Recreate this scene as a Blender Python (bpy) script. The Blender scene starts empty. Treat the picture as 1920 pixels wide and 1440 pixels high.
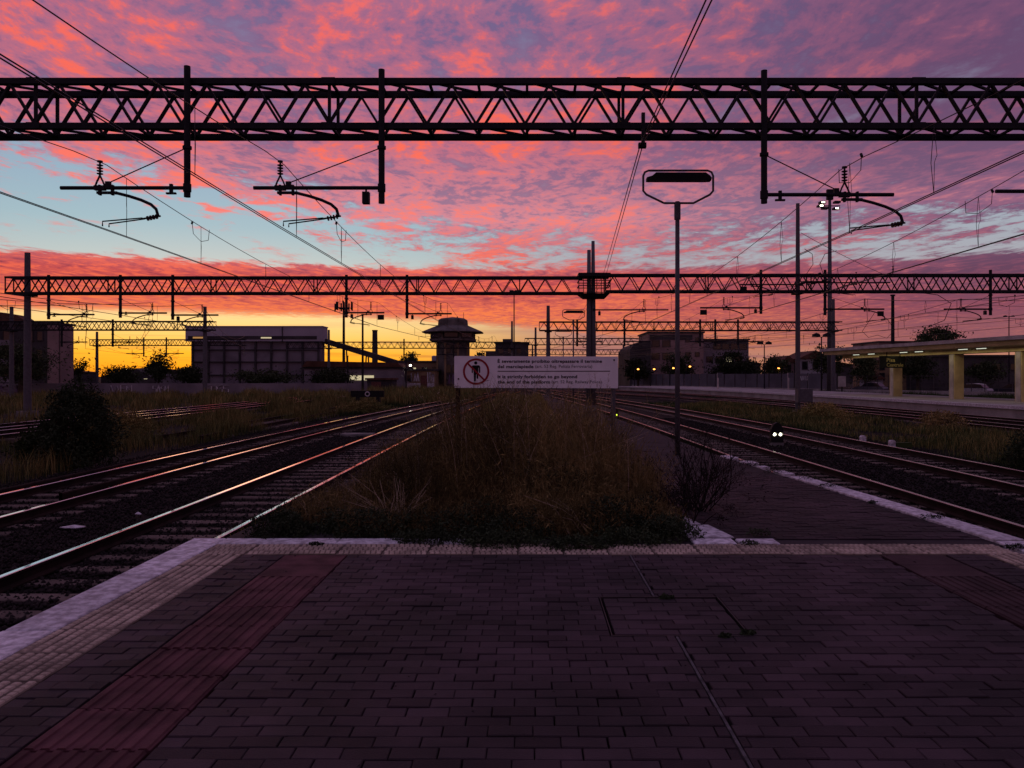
import bpy, math, random
import numpy as np
from mathutils import Vector, Matrix
random.seed(7); rng = np.random.default_rng(11)
S = bpy.context.scene; COL = S.collection
R = math.radians

# ------------------------------------------------------------ camera
cd = bpy.data.cameras.new('camera'); cam = bpy.data.objects.new('camera', cd); COL.objects.link(cam)
cd.sensor_width = 36; cd.lens = 27.2; cd.clip_start = .05; cd.clip_end = 4000
cam.location = (0, 0, 2.11); cam.rotation_euler = (R(90), 0, 0); cd.shift_x = -30/1920; cd.shift_y = -15/1920
S.camera = cam
S.view_settings.view_transform = 'Standard'; S.view_settings.look = 'None'
S.view_settings.exposure = 0; S.view_settings.gamma = 1; S.view_settings.use_curve_mapping = False

S.cycles.max_bounces = 3; S.cycles.diffuse_bounces = 1; S.cycles.glossy_bounces = 2; S.cycles.transmission_bounces = 2
# ------------------------------------------------------------ world: after-sunset sky with a lit cloud deck
W = bpy.data.worlds.new('World'); S.world = W; W.use_nodes = True
nt = W.node_tree; nt.nodes.clear()
class G:
    def __init__(s, nt): s.nt = nt
    def n(s, t, **k):
        o = s.nt.nodes.new(t)
        for a, b in k.items(): setattr(o, a, b)
        return o
    def put(s, sock, v):
        if isinstance(v, bpy.types.NodeSocket): s.nt.links.new(v, sock)
        elif v is not None: sock.default_value = v
    def m(s, op, a, b=None, c=None, cl=False):
        o = s.n('ShaderNodeMath', operation=op, use_clamp=cl)
        for i, v in enumerate((a, b, c)): s.put(o.inputs[i], v)
        return o.outputs[0]
    def ss(s, x, a, b):
        o = s.n('ShaderNodeMapRange', interpolation_type='SMOOTHSTEP')
        for i, v in enumerate((x, a, b, 0., 1.)): s.put(o.inputs[i], v)
        return o.outputs[0]
    def lin(s, x, a, b, p=0., q=1.):
        o = s.n('ShaderNodeMapRange')
        for i, v in enumerate((x, a, b, p, q)): s.put(o.inputs[i], v)
        return o.outputs[0]
    def mix(s, f, a, b, mode='MIX'):
        o = s.n('ShaderNodeMix', data_type='RGBA', blend_type=mode)
        s.put(o.inputs[0], f); s.put(o.inputs[6], a); s.put(o.inputs[7], b)
        return o.outputs[2]
    def ramp(s, x, pts, interp='LINEAR'):
        o = s.n('ShaderNodeValToRGB'); r = o.color_ramp; r.interpolation = interp
        while len(r.elements) < len(pts): r.elements.new(.5)
        for e, (p, c) in zip(r.elements, pts):
            e.position = p; e.color = (*c, 1) if len(c) == 3 else c
        s.put(o.inputs[0], x); return o.outputs[0]
    def noise(s, vec, scale, det=5, rough=.55, dist=0., lac=2.):
        o = s.n('ShaderNodeTexNoise')
        s.put(o.inputs['Vector'], vec); o.inputs['Scale'].default_value = scale
        o.inputs['Detail'].default_value = det; o.inputs['Roughness'].default_value = rough
        o.inputs['Distortion'].default_value = dist; o.inputs['Lacunarity'].default_value = lac
        return o.outputs[0]
    def xyz(s, x, y, z):
        o = s.n('ShaderNodeCombineXYZ')
        for i, v in enumerate((x, y, z)): s.put(o.inputs[i], v)
        return o.outputs[0]
g = G(nt)
tc = g.n('ShaderNodeTexCoord'); sp = g.n('ShaderNodeSeparateXYZ'); nt.links.new(tc.outputs['Generated'], sp.inputs[0])
dx, dy, dz = sp.outputs
hyp = g.m('MAXIMUM', g.m('SQRT', g.m('ADD', g.m('MULTIPLY', dx, dx), g.m('MULTIPLY', dy, dy))), 1e-4)
t = g.m('DIVIDE', dz, hyp)                      # tangent of the elevation
s_ = g.m('DIVIDE', dx, hyp); f_ = g.m('DIVIDE', dy, hyp)
SUNAZ = (-.36, .933)
cosg = g.m('ADD', g.m('MULTIPLY', s_, SUNAZ[0]), g.m('MULTIPLY', f_, SUNAZ[1]))
w = g.ss(cosg, .62, 1.0)                        # 1 towards the sunset, 0 well away from it
wlow = g.ss(cosg, .895, 1.0)
tp = g.m('MAXIMUM', t, .012)
cx = g.m('DIVIDE', s_, tp); cy = g.m('DIVIDE', f_, tp)          # position on the cloud deck
# clear sky behind the clouds
T2 = g.m('POWER', g.m('MAXIMUM', t, 0.), .5, cl=True)            # sqrt spacing for the ramps
def tr(pts): return [(min(1, a**.5), c) for a, c in pts]
skyA = g.ramp(T2, tr([(0,(1,.30,.006)),(.010,(1,.40,.012)),(.028,(.98,.50,.03)),(.045,(.92,.60,.13)),(.065,(.88,.68,.27)),(.09,(.78,.62,.38)),(.125,(.46,.57,.56)),(.18,(.27,.47,.56)),(.27,(.22,.36,.52)),(.45,(.17,.20,.36)),(1,(.12,.13,.26))]))
skyB = g.ramp(T2, tr([(0,(.50,.19,.10)),(.02,(.50,.22,.14)),(.05,(.38,.17,.17)),(.09,(.42,.25,.30)),(.125,(.36,.36,.42)),(.18,(.33,.38,.46)),(.3,(.24,.25,.37)),(.5,(.16,.15,.29)),(1,(.12,.12,.24))]))
clear = g.mix(wlow, skyB, skyA)
nish = g.n('ShaderNodeTexSky', sky_type='NISHITA'); nish.sun_disc = False
nish.sun_elevation = R(.5); nish.sun_rotation = math.atan2(SUNAZ[0], SUNAZ[1]); nish.air_density = 1.5
clear = g.mix(.04, clear, nish.outputs[0], 'ADD')
# noises on the deck
C = g.xyz(cx, cy, 0.)
warp = g.noise(C, 1.1, 2, .5)
cxw = g.m('ADD', cx, g.m('MULTIPLY', g.m('SUBTRACT', warp, .5), .45))
nI = g.noise(g.xyz(cxw, g.m('MULTIPLY', cy, .62), 3.1), 4.3, 8, .66)               # mottled deck
sx = g.m('ADD', g.m('MULTIPLY', cxw, .96), g.m('MULTIPLY', cy, .24))
sy = g.m('ADD', g.m('MULTIPLY', cxw, -.24), g.m('MULTIPLY', cy, .96))
nS = g.noise(g.xyz(g.m('MULTIPLY', sx, 3.0), g.m('MULTIPLY', sy, .75), 7.7), 1.25, 5, .6)   # falling streaks
nR = g.noise(g.xyz(g.m('MULTIPLY', cxw, 5.2), g.m('MULTIPLY', cy, 2.3), 1.7), 1.15, 6, .62, .1)   # ripples
nB = g.noise(C, .55, 1, .5)                                                          # broad patches
nF = g.noise(g.xyz(g.m('MULTIPLY', cxw, 1.), g.m('MULTIPLY', cy, .62), 9.4), 15., 5, .62)
# coverage
wob = g.m('MULTIPLY', g.m('SUBTRACT', nR, .5), .022)
wob2 = g.m('MULTIPLY', g.m('SUBTRACT', nI, .5), .16)
tw = g.m('ADD', t, wob)
tw2 = g.m('ADD', t, wob2)
bot = g.lin(cosg, .80, .99, .030, .072)
lowband = g.ss(g.m('SUBTRACT', g.m('ADD', t, g.m('MULTIPLY', wob, .5)), bot), -.006, .010)
tup = g.lin(s_, -.56, -.04, .242, .178)
gap = g.m('MULTIPLY', g.ss(tw, .130, .142), g.m('SUBTRACT', 1., g.ss(g.m('SUBTRACT', tw2, tup), -.035, .035)))
gstr = g.ramp(g.lin(s_, -.6, .6), [(0,(1,1,1)),(.18,(.97,)*3),(.36,(.80,)*3),(.55,(.62,)*3),(.75,(.66,)*3),(.95,(.95,)*3)])
gap = g.m('MULTIPLY', gap, gstr)
nMix = g.m('ADD', g.m('ADD', g.m('MULTIPLY', nI, .5), g.m('MULTIPLY', nS, .32)), g.m('MULTIPLY', nF, .18))
nn = g.lin(nMix, .36, .64)
cov = g.m('MULTIPLY', lowband, g.m('SUBTRACT', 1., gap))
thin = g.ss(t, .16, .34)                         # the deck overhead lets a little sky through
thr = g.m('SUBTRACT', g.m('SUBTRACT', 1.0, g.m('MULTIPLY', cov, 1.28)), g.m('MULTIPLY', thin, -.26))
alpha = g.ss(nn, g.m('SUBTRACT', thr, .42), g.m('ADD', thr, .46))
alpha = g.m('MULTIPLY', alpha, lowband)
# cloud colour
isBand = g.m('SUBTRACT', 1., g.ss(t, .125, .165))
brU = g.lin(g.m('ADD', g.m('ADD', g.m('MULTIPLY', nI, .62), g.m('MULTIPLY', nS, .38)), g.m('MULTIPLY', g.m('SUBTRACT', nF, .5), .5)), .41, .67)
brL = g.lin(g.m('ADD', g.m('MULTIPLY', nR, .7), g.m('MULTIPLY', nF, .3)), .37, .62)
mixb = g.n('ShaderNodeMix', data_type='FLOAT'); g.put(mixb.inputs[0], isBand); g.put(mixb.inputs[2], brU); g.put(mixb.inputs[3], brL)
br = g.m('ADD', g.m('ADD', mixb.outputs[0], g.m('MULTIPLY', g.m('SUBTRACT', w, .55), .26)), g.m('MULTIPLY', g.m('SUBTRACT', nB, .5), 1.15), cl=True)
litA = g.ramp(T2, tr([(.03,(1,.36,.05)),(.08,(.98,.22,.07)),(.12,(.88,.14,.08)),(.2,(.98,.23,.19)),(.3,(1.0,.155,.095)),(.45,(.88,.15,.14)),(1,(.44,.26,.34))]))
midA = g.ramp(T2, tr([(.03,(.9,.30,.10)),(.08,(.76,.15,.09)),(.12,(.55,.08,.08)),(.2,(.70,.26,.31)),(.3,(.55,.16,.23)),(.45,(.38,.14,.25)),(1,(.31,.23,.38))]))
drkA = g.ramp(T2, tr([(.03,(.6,.2,.1)),(.08,(.5,.09,.08)),(.12,(.33,.05,.07)),(.2,(.36,.20,.30)),(.3,(.27,.12,.23)),(.45,(.17,.12,.26)),(1,(.22,.17,.32))]))
litB = g.ramp(T2, tr([(.03,(.46,.16,.12)),(.08,(.42,.115,.13)),(.12,(.38,.11,.15)),(.2,(.50,.18,.24)),(.3,(.38,.11,.165)),(.45,(.28,.10,.18)),(1,(.31,.22,.35))]))
midB = g.ramp(T2, tr([(.03,(.32,.12,.12)),(.08,(.27,.075,.11)),(.12,(.20,.07,.12)),(.2,(.30,.13,.22)),(.3,(.215,.08,.155)),(.45,(.17,.08,.17)),(1,(.26,.19,.33))]))
drkB = g.ramp(T2, tr([(.03,(.3,.11,.13)),(.08,(.22,.07,.11)),(.12,(.14,.06,.11)),(.2,(.2,.11,.2)),(.3,(.15,.075,.155)),(.45,(.13,.07,.155)),(1,(.20,.155,.29))]))
lit = g.mix(w, litB, litA); mid = g.mix(w, midB, midA); drk = g.mix(w, drkB, drkA)
cl = g.mix(g.ss(br, 0., .5), drk, mid); cl = g.mix(g.ss(br, .45, 1.), cl, lit)
sky = g.mix(alpha, clear, cl)
# thin bars of cloud low over the horizon
nH = g.noise(g.xyz(g.m('MULTIPLY', s_, 5.), g.m('MULTIPLY', t, 130.), 2.), 1., 5, .6)
hb = g.m('MULTIPLY', g.ss(nH, .50, .66), g.m('SUBTRACT', 1., g.ss(t, .03, .085)))
bar = g.mix(wlow, (.30,.12,.13,1), g.ramp(T2, tr([(0,(.72,.16,.01)),(.03,(.80,.30,.03)),(.07,(.66,.40,.22))])))
sky = g.mix(g.m('MULTIPLY', hb, .7), sky, bar)
below = g.ss(t, -.02, 0.)
sky = g.mix(below, (.02,.016,.018,1), sky)
bg = g.n('ShaderNodeBackground'); g.put(bg.inputs[0], sky); bg.inputs[1].default_value = 1.0
out = g.n('ShaderNodeOutputWorld'); nt.links.new(bg.outputs[0], out.inputs[0])
W.cycles.sampling_method = 'MANUAL'; W.cycles.sample_map_resolution = 512

# weak warm sun lamp added low in the glow; the sun itself has set
sl = bpy.data.lights.new('sun', 'SUN'); sl.energy = .06; sl.angle = R(12); sl.color = (1, .55, .3)
so = bpy.data.objects.new('sun', sl); COL.objects.link(so)
so.rotation_euler = Vector((-SUNAZ[0], -SUNAZ[1], -.035)).to_track_quat('-Z', 'Y').to_euler()

# ------------------------------------------------------------ helpers
def link(o, parent=None):
    COL.objects.link(o)
    if parent is not None: o.parent = parent
    return o
def tag(o, label=None, cat=None, group=None, kind=None):
    if label: o['label'] = label
    if cat: o['category'] = cat
    if group: o['group'] = group
    if kind: o['kind'] = kind
    return o
def thing(name, label, cat, loc=(0,0,0), group=None, rz=0):
    o = bpy.data.objects.new(name, None); o.empty_display_size = .1
    o.location = loc; o.rotation_euler = (0, 0, rz); link(o)
    return tag(o, label, cat, group)
def mat(name, col, rough=.8, metal=0., var=.25, scale=6., bump=0., bscale=40., rnd=0., col2=None, emit=None, spec=.12):
    m = bpy.data.materials.new(name); m.use_nodes = True; n = m.node_tree; b = n.nodes['Principled BSDF']; q = G(n)
    b.inputs['Roughness'].default_value = rough; b.inputs['Metallic'].default_value = metal
    b.inputs['Specular IOR Level'].default_value = spec
    t = q.n('ShaderNodeNewGeometry').outputs['Position']
    c2 = col2 or tuple(c*(1-var) for c in col); c1 = col if col2 else tuple(min(1, c*(1+var)) for c in col)
    f = q.ss(q.noise(t, scale, 6, .6), .32, .68)
    c = q.mix(f, (*c2, 1), (*c1, 1))
    if rnd:
        r = q.m('MULTIPLY_ADD', q.n('ShaderNodeObjectInfo').outputs['Random'], 2*rnd, 1-rnd)
        r2 = q.m('MULTIPLY_ADD', q.n('ShaderNodeNewGeometry').outputs['Random Per Island'], 2*rnd, 1-rnd)
        c = q.mix(1., c, q.xyz(r, r, r), 'MULTIPLY'); c = q.mix(1., c, q.xyz(r2, r2, r2), 'MULTIPLY')
    q.put(b.inputs['Base Color'], c)
    if emit: m.cycles.emission_sampling = 'NONE'; b.inputs['Emission Color'].default_value = (*emit[0], 1); b.inputs['Emission Strength'].default_value = emit[1]
    if bump:
        o = q.n('ShaderNodeBump'); o.inputs['Strength'].default_value = bump; o.inputs['Distance'].default_value = .01
        q.put(o.inputs['Height'], q.noise(t, bscale, 5, .6)); n.links.new(o.outputs[0], b.inputs['Normal'])
    return m
class MB:
    def __init__(s): s.v = []; s.f = []; s.mi = []
    def add(s, vs, fs, mi=0):
        k = len(s.v); s.v += [tuple(p) for p in vs]; s.f += [tuple(i+k for i in f) for f in fs]; s.mi += [mi]*len(fs); return s
    def box(s, x0, x1, y0, y1, z0, z1, mi=0):
        return s.add([(x,y,z) for z in (z0,z1) for y in (y0,y1) for x in (x0,x1)], [(0,2,3,1),(4,5,7,6),(0,1,5,4),(2,6,7,3),(0,4,6,2),(1,3,7,5)], mi)
    def bar(s, a, b, w, h=None, mi=0):
        a, b = Vector(a), Vector(b); h = h or w; d = (b-a).normalized()
        up = Vector((0,0,1)) if abs(d.z) < .95 else Vector((0,1,0))
        u = d.cross(up).normalized()*w/2; v = u.normalized().cross(d).normalized()*h/2
        return s.add([p+i*u+j*v for p in (a,b) for i, j in ((-1,-1),(1,-1),(1,1),(-1,1))], [(3,2,1,0),(4,5,6,7),(0,1,5,4),(1,2,6,5),(2,3,7,6),(3,0,4,7)], mi)
    def tube(s, pts, r, n=8, mi=0, cap=True):
        pts = [Vector(p) for p in pts]; rs = r if isinstance(r, (list, tuple)) else [r]*len(pts); k = len(pts); vs = []; fs = []; pu = None
        for i, p in enumerate(pts):
            d = (pts[min(i+1,k-1)]-pts[max(i-1,0)]).normalized()
            if pu is None: pu = d.cross(Vector((0,0,1)) if abs(d.z) < .9 else Vector((0,1,0))).normalized()
            u = (pu-d*pu.dot(d)).normalized(); pu = u; v = d.cross(u)
            vs += [p+rs[i]*(math.cos(2*math.pi*j/n)*u+math.sin(2*math.pi*j/n)*v) for j in range(n)]
        for i in range(k-1):
            for j in range(n): a = i*n+j; b = i*n+(j+1)%n; fs.append((a, b, b+n, a+n))
        if cap: fs += [tuple(range(n-1,-1,-1)), tuple(range((k-1)*n, k*n))]
        return s.add(vs, fs, mi)
    def lathe(s, prof, c=(0,0,0), n=12, mi=0):
        cx, cy, cz = c; vs = [(cx+r*math.cos(2*math.pi*j/n), cy+r*math.sin(2*math.pi*j/n), cz+z) for r, z in prof for j in range(n)]; fs = []
        for i in range(len(prof)-1):
            for j in range(n): a = i*n+j; b = i*n+(j+1)%n; fs.append((a, b, b+n, a+n))
        fs += [tuple(range(n-1,-1,-1)), tuple(range((len(prof)-1)*n, len(prof)*n))]
        return s.add(vs, fs, mi)
    def prism(s, poly, y0, y1, mi=0):                      # outline in x,z pushed along y
        n = len(poly)
        return s.add([(x,y0,z) for x, z in poly]+[(x,y1,z) for x, z in poly], [tuple(range(n)), tuple(range(2*n-1,n-1,-1))]+[(i,i+n,(i+1)%n+n,(i+1)%n) for i in range(n)], mi)
    def mesh(s, name, m, org=(0,0,0), smooth=False):
        me = bpy.data.meshes.new(name); o = Vector(org)
        me.from_pydata([tuple(Vector(v)-o) for v in s.v], [], s.f)
        for mm in (m if isinstance(m, (list, tuple)) else [m]): me.materials.append(mm)
        if any(s.mi): me.polygons.foreach_set('material_index', s.mi)
        if smooth: me.polygons.foreach_set('use_smooth', [True]*len(s.f))
        me.update(); return me
    def build(s, name, m, parent=None, world=True, smooth=False):
        org = parent_world(parent) if (parent is not None and world) else (0,0,0)
        return link(bpy.data.objects.new(name, s.mesh(name, m, org, smooth)), parent)
def parent_world(p):
    v = Vector((0,0,0))
    while p is not None: v = v+p.location; p = p.parent
    return v
def inst(name, me, loc, parent=None, rot=(0,0,0), sc=(1,1,1)):
    o = bpy.data.objects.new(name, me); o.location = loc; o.rotation_euler = rot; o.scale = sc; return link(o, parent)
def npmesh(name, V, F, m, parent=None, smooth=False, mi=None):   # V (n,3) array, F (k,3|4) array
    me = bpy.data.meshes.new(name); V = np.asarray(V, np.float32); F = np.asarray(F, np.int32); k, w = F.shape
    me.vertices.add(len(V)); me.vertices.foreach_set('co', V.ravel())
    me.loops.add(k*w); me.loops.foreach_set('vertex_index', F.ravel())
    me.polygons.add(k); me.polygons.foreach_set('loop_start', np.arange(k, dtype=np.int32)*w)
    for mm in (m if isinstance(m, (list, tuple)) else [m]): me.materials.append(mm)
    if mi is not None: me.polygons.foreach_set('material_index', np.asarray(mi, np.int32))
    if smooth: me.polygons.foreach_set('use_smooth', [True]*k)
    me.update(calc_edges=True); me.validate()
    return link(bpy.data.objects.new(name, me), parent)
def stems_geo(P, r):                                       # P (N,K,3) paths, r (N,K): three-sided tapering stems
    N, K, _ = P.shape
    a = rng.uniform(0, 2*np.pi, (N,1,1)); ang = a+np.arange(3)[None,None,:]*2.0944
    off = np.stack([np.cos(ang), np.sin(ang), np.zeros_like(ang)], -1)*r[:,:,None,None]
    V = (P[:,:,None,:]+off).reshape(-1,3)
    i = np.arange(N)[:,None,None]*K*3; k = np.arange(K-1)[None,:,None]*3; j = np.arange(3)[None,None,:]; j2 = (j+1)%3
    F = np.stack([i+k+j, i+k+j2, i+k+3+j2, i+k+3+j], -1).reshape(-1,4)
    return V, F
def blades_geo(base, H, Wd, lean, az=None):                # bent tapering grass blades, five points each
    N = len(base); az = rng.uniform(0, 2*np.pi, N) if az is None else az
    d = np.stack([np.cos(az), np.sin(az), 0*az], -1); s = np.stack([-np.sin(az), np.cos(az), 0*az], -1)
    up = np.array([0,0,1.])
    p1 = base+up*(H*.55)[:,None]+d*(lean*H*.25)[:,None]; p2 = base+up*(H*np.sqrt(np.clip(1-.35*lean**2,.2,1)))[:,None]+d*(lean*H*.85)[:,None]
    w = Wd[:,None]*s
    V = np.stack([base-w/2, base+w/2, p1+w*.4, p1-w*.4, p2], 1).reshape(-1,3); i = np.arange(N)*5
    F = np.concatenate([np.stack([i,i+1,i+2],-1), np.stack([i,i+2,i+3],-1), np.stack([i+3,i+2,i+4],-1)])
    return V, F
def leaves_geo(c, size, wr=.45):                         # leaf quads (kite shaped)
    N = len(c); a = rng.normal(size=(N,3)); a /= np.linalg.norm(a,axis=1)[:,None]; b = np.cross(a, rng.normal(size=(N,3))); b /= np.linalg.norm(b,axis=1)[:,None]
    s = size[:,None]
    V = np.stack([c-a*s, c+b*s*wr, c+a*s, c-b*s*wr], 1).reshape(-1,3); i = np.arange(N)[:,None]*4
    return V, i+np.arange(4)[None,:]
def cat_geo(L):
    V = []; F = []; k = 0
    for v, f in L: V.append(v); F.append(f+k); k += len(v)
    return np.concatenate(V), np.concatenate(F)
def PX(px, py, Y):                                         # photo point at depth Y -> place in the scene
    return Vector(((px-990)/1450*Y, Y, 2.11+(705-py)/1450*Y))

M = dict(
 brick=mat('paver', (.056,.036,.043), .7, scale=1.1, bump=.6, bscale=120, rnd=.36, col2=(.025,.019,.021), spec=.15),
 mortar=mat('mortar', (.011,.009,.009), .95),
 tdirt=mat('tactile_dirt', (.15,.115,.09), .85, var=.4, scale=4, rnd=.1),
 tact=mat('tactile_cream', (.40,.32,.25), .75, var=.35, scale=5, bump=.4, bscale=60, rnd=.10),
 white=mat('white_paint_stone', (.76,.72,.76), .7, scale=14, bump=.6, bscale=60, rnd=.12, col2=(.36,.32,.34)),
 red=mat('red_guide', (.078,.030,.035), .75, var=.42, scale=3.5, bump=.4, bscale=90, rnd=.16),
 conc=mat('concrete', (.18,.165,.16), .9, var=.3, scale=2, bump=.3),
 joint=mat('pale_joint', (.09,.08,.085), .8, var=.5, scale=9),
 iron=mat('cast_iron', (.05,.045,.045), .5, .6),
 ramp=mat('old_paving', (.034,.027,.029), .85, var=.35, scale=1.5, bump=.5, bscale=30),
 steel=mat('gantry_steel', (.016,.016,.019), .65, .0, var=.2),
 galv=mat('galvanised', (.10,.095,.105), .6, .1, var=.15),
 wire=mat('wire', (.03,.028,.028), .5, .6),
 ins=mat('insulator', (.02,.014,.014), .4),
 rtop=mat('rail_head', (.92,.91,.90), .07, 1., var=.06, scale=1.2),
 rdull=mat('rail_head_dull', (.36,.33,.30), .25, 1., var=.3, scale=.5),
 rust=mat('rail_rust', (.022,.012,.010), .85, var=.4, scale=3, bump=.3),
 sleep=mat('sleeper', (.12,.092,.078), .9, var=.35, scale=3, bump=.5, bscale=30, rnd=.25),
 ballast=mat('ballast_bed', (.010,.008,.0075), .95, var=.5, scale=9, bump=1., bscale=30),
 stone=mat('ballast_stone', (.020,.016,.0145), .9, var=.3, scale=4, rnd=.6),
 soil=mat('soil', (.014,.011,.008), .95, var=.5, scale=.7, bump=1., bscale=8),
 gdry=mat('dry_grass', (.25,.18,.06), .9, scale=.35, rnd=.45, col2=(.085,.10,.028)),
 ggreen=mat('green_grass', (.042,.062,.018), .9, var=.4, scale=.6, rnd=.35, col2=(.022,.035,.012)),
 fennel=mat('dry_fennel', (.25,.175,.065), .9, scale=1.4, rnd=.5, col2=(.09,.07,.026)),
 straw=mat('pale_straw', (.34,.26,.18), .85, rnd=.3),
 bleaf=mat('bush_leaf', (.030,.042,.020), .8, rnd=.4, scale=2),
 twig=mat('twig', (.022,.015,.014), .9, rnd=.3),
 leaf=mat('tree_leaf', (.035,.045,.02), .85, rnd=.45, scale=.4),
 bark=mat('bark', (.06,.045,.035), .95, bump=.6),
 black=mat('black_paint', (.012,.012,.013), .6),
 signw=mat('sign_white', (.80,.78,.80), .6, var=.06, scale=4),
 signred=mat('sign_red', (.28,.018,.03), .6, var=.1),
 ink=mat('sign_ink', (.008,.008,.009), .7),
 glass=mat('dark_glass', (.015,.015,.02), .12, var=.1, spec=.5),
)

# ------------------------------------------------------------ ground, ballast beds, platforms
ZP = .55
def zr(y):                                                  # the old platform end slopes down beyond the sign
    P = [(7.2,.55),(13,.40),(19,.26),(28,.16),(90,.14)]
    if y <= 7.2: return .55
    for (a,b),(c,d) in zip(P, P[1:]):
        if y <= c: return b+(d-b)*(y-a)/(c-a)
    return .14
gm = MB().add([(-1500,-300,-.34),(1500,-300,-.34),(1500,2600,-.34),(-1500,2600,-.34)], [(0,1,2,3)])
tag(gm.build('ground', M['soil']), kind='structure')

def cL1(y): return -4.81+.0005*max(0,y-22)**2 if y < 70 else -4.81+1.15+.048*(y-70)
def cL2(y): return -8.67+.00085*max(0,y-16)**2 if y < 62 else -8.67+1.8+.078*(y-62)
def cR1(y): return 6.22-.0006*max(0,y-8)**2 if y < 70 else 6.22-2.3-.074*(y-70)
def cR2(y): return 10.27-.0009*max(0,y-12)**2 if y < 70 else 10.27-3.03-.104*(y-70)
def poly(P):
    def f(y):
        if y <= P[0][1]: return P[0][0]
        for (a,b),(c,d) in zip(P, P[1:]):
            if y <= d:
                t = (y-b)/(d-b); return a+(c-a)*t
        return P[-1][0]
    return f
cR3 = poly([(20.8,10),(20.6,28),(20.1,42),(19.0,58),(16.9,70),(13.9,82),(9.2,98),(2,120)])
cR4 = poly([(24.2,10),(23.9,30),(23.4,42),(22.7,58),(21.4,75),(19.2,90),(16.2,104),(12.2,120)])
def cS(y): return -12.6
def cF1(y): return -19.8
def cF2(y): return -22.5

def bed(x0f, x1f, y0, y1, nx, ny, z):
    ys = np.linspace(y0, y1, ny); V = []
    for y in ys:
        xs = np.linspace(x0f(y), x1f(y), nx)
        for i, x in enumerate(xs):
            e = -.1 if i in (0, nx-1) else 0
            V.append((x, y, z+e+.012*math.sin(x*7+y*3)+.02*random.random()))
    a = np.arange(ny-1)[:,None]*nx+np.arange(nx-1)[None,:]; a = a.ravel()
    return np.array(V), np.stack([a,a+1,a+nx+1,a+nx],-1)
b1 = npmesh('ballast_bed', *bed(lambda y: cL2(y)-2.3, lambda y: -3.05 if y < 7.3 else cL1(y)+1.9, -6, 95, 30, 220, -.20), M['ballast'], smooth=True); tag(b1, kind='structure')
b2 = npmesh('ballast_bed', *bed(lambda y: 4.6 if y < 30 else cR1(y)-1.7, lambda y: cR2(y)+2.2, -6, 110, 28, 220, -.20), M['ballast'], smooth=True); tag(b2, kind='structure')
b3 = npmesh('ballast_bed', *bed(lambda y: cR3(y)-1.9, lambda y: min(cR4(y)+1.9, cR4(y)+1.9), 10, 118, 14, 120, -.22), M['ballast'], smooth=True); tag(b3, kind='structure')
# loose stones near the viewer
def stones(name, fx0, fx1, y0, y1, n, parent):
    y = y0+(y1-y0)*rng.random(n)**1.7; u = rng.random(n)
    x = np.array([fx0(a)+(fx1(a)-fx0(a))*b for a, b in zip(y, u)]); s = rng.uniform(.014,.034,n)
    o = np.array([[1,0,0],[-1,0,0],[0,1,0],[0,-1,0],[0,0,1],[0,0,-1]])[None]*rng.uniform(.6,1.3,(n,6,1))*s[:,None,None]
    th = rng.uniform(0,6.28,n); ct, st = np.cos(th)[:,None], np.sin(th)[:,None]
    ox = o[:,:,0]*ct-o[:,:,1]*st; oy = o[:,:,0]*st+o[:,:,1]*ct
    V = np.stack([x[:,None]+ox, y[:,None]+oy, -.175+.012*rng.random((n,1))+o[:,:,2]], -1).reshape(-1,3)
    f = np.array([[0,2,4],[2,1,4],[1,3,4],[3,0,4],[2,0,5],[1,2,5],[3,1,5],[0,3,5]])
    F = (np.arange(n)[:,None,None]*6+f[None]).reshape(-1,3)
    o = npmesh(name, V, F, M['stone'], parent); tag(o, kind='stuff'); return o
stones('ballast_stones', lambda y: -11., lambda y: -3.3 if y < 7.3 else -2.9, 5.5, 40, 52000, b1)
stones('ballast_stones', lambda y: 4.75, lambda y: 12.3, 7, 42, 36000, b2)

plat = MB().box(-3.16, 4.64, -8, 7.44, -.34, .505).build('platform', M['mortar']); tag(plat, kind='structure')
YAW = lambda x, y: 990+1450*x/y
# paver
def brick_geo(x0, x1, y0, y1, z0, z1, ch=.004):
    return [(x0,y0,z0),(x1,y0,z0),(x1,y1,z0),(x0,y1,z0),(x0,y0,z1-ch),(x1,y0,z1-ch),(x1,y1,z1-ch),(x0,y1,z1-ch),
            (x0+ch,y0+ch,z1),(x1-ch,y0+ch,z1),(x1-ch,y1-ch,z1),(x0+ch,y1-ch,z1)], [(0,1,5,4),(1,2,6,5),(2,3,7,6),(3,0,4,7),(4,5,9,8),(5,6,10,9),(6,7,11,10),(7,4,8,11),(8,9,10,11)]
bm_ = MB().add(*brick_geo(-.098,.098,-.048,.048,-.045,0)); brick_me = bm_.mesh('brick', M['brick'])
MH = (.51, 1.33, 4.65, 5.45)
bl = []
for j in range(62):
    y0 = .55+.1*j; y1 = y0+.1; yc = y0+.05
    inman = MH[2]-.01 < yc < MH[3]+.01
    obst = [(MH[0]-.012, MH[1]+.012)] if inman else [(.880,.902)]
    zones = [(-2.487,-2.125),(-1.57,3.055),(3.645,3.997)]
    for za, zb in zones:
        x = za if za < -2 or za > 3 else -1.57-(.1 if j%2 else 0)+random.uniform(-.012,.012)
        if (za < -2 or za > 3) and j%2: x -= .1
        while x < zb-.02:
            L = .2; segs = [(max(x,za), min(x+L,zb))]
            for oa, ob in obst:
                ns = []
                for a, b in segs:
                    if b <= oa or a >= ob: ns.append((a,b))
                    else:
                        if a < oa: ns.append((a,oa))
                        if b > ob: ns.append((ob,b))
                segs = ns
            for a, b in segs:
                if b-a > .025: bl.append((a,b,y0,y1,0))
            x += L
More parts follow.
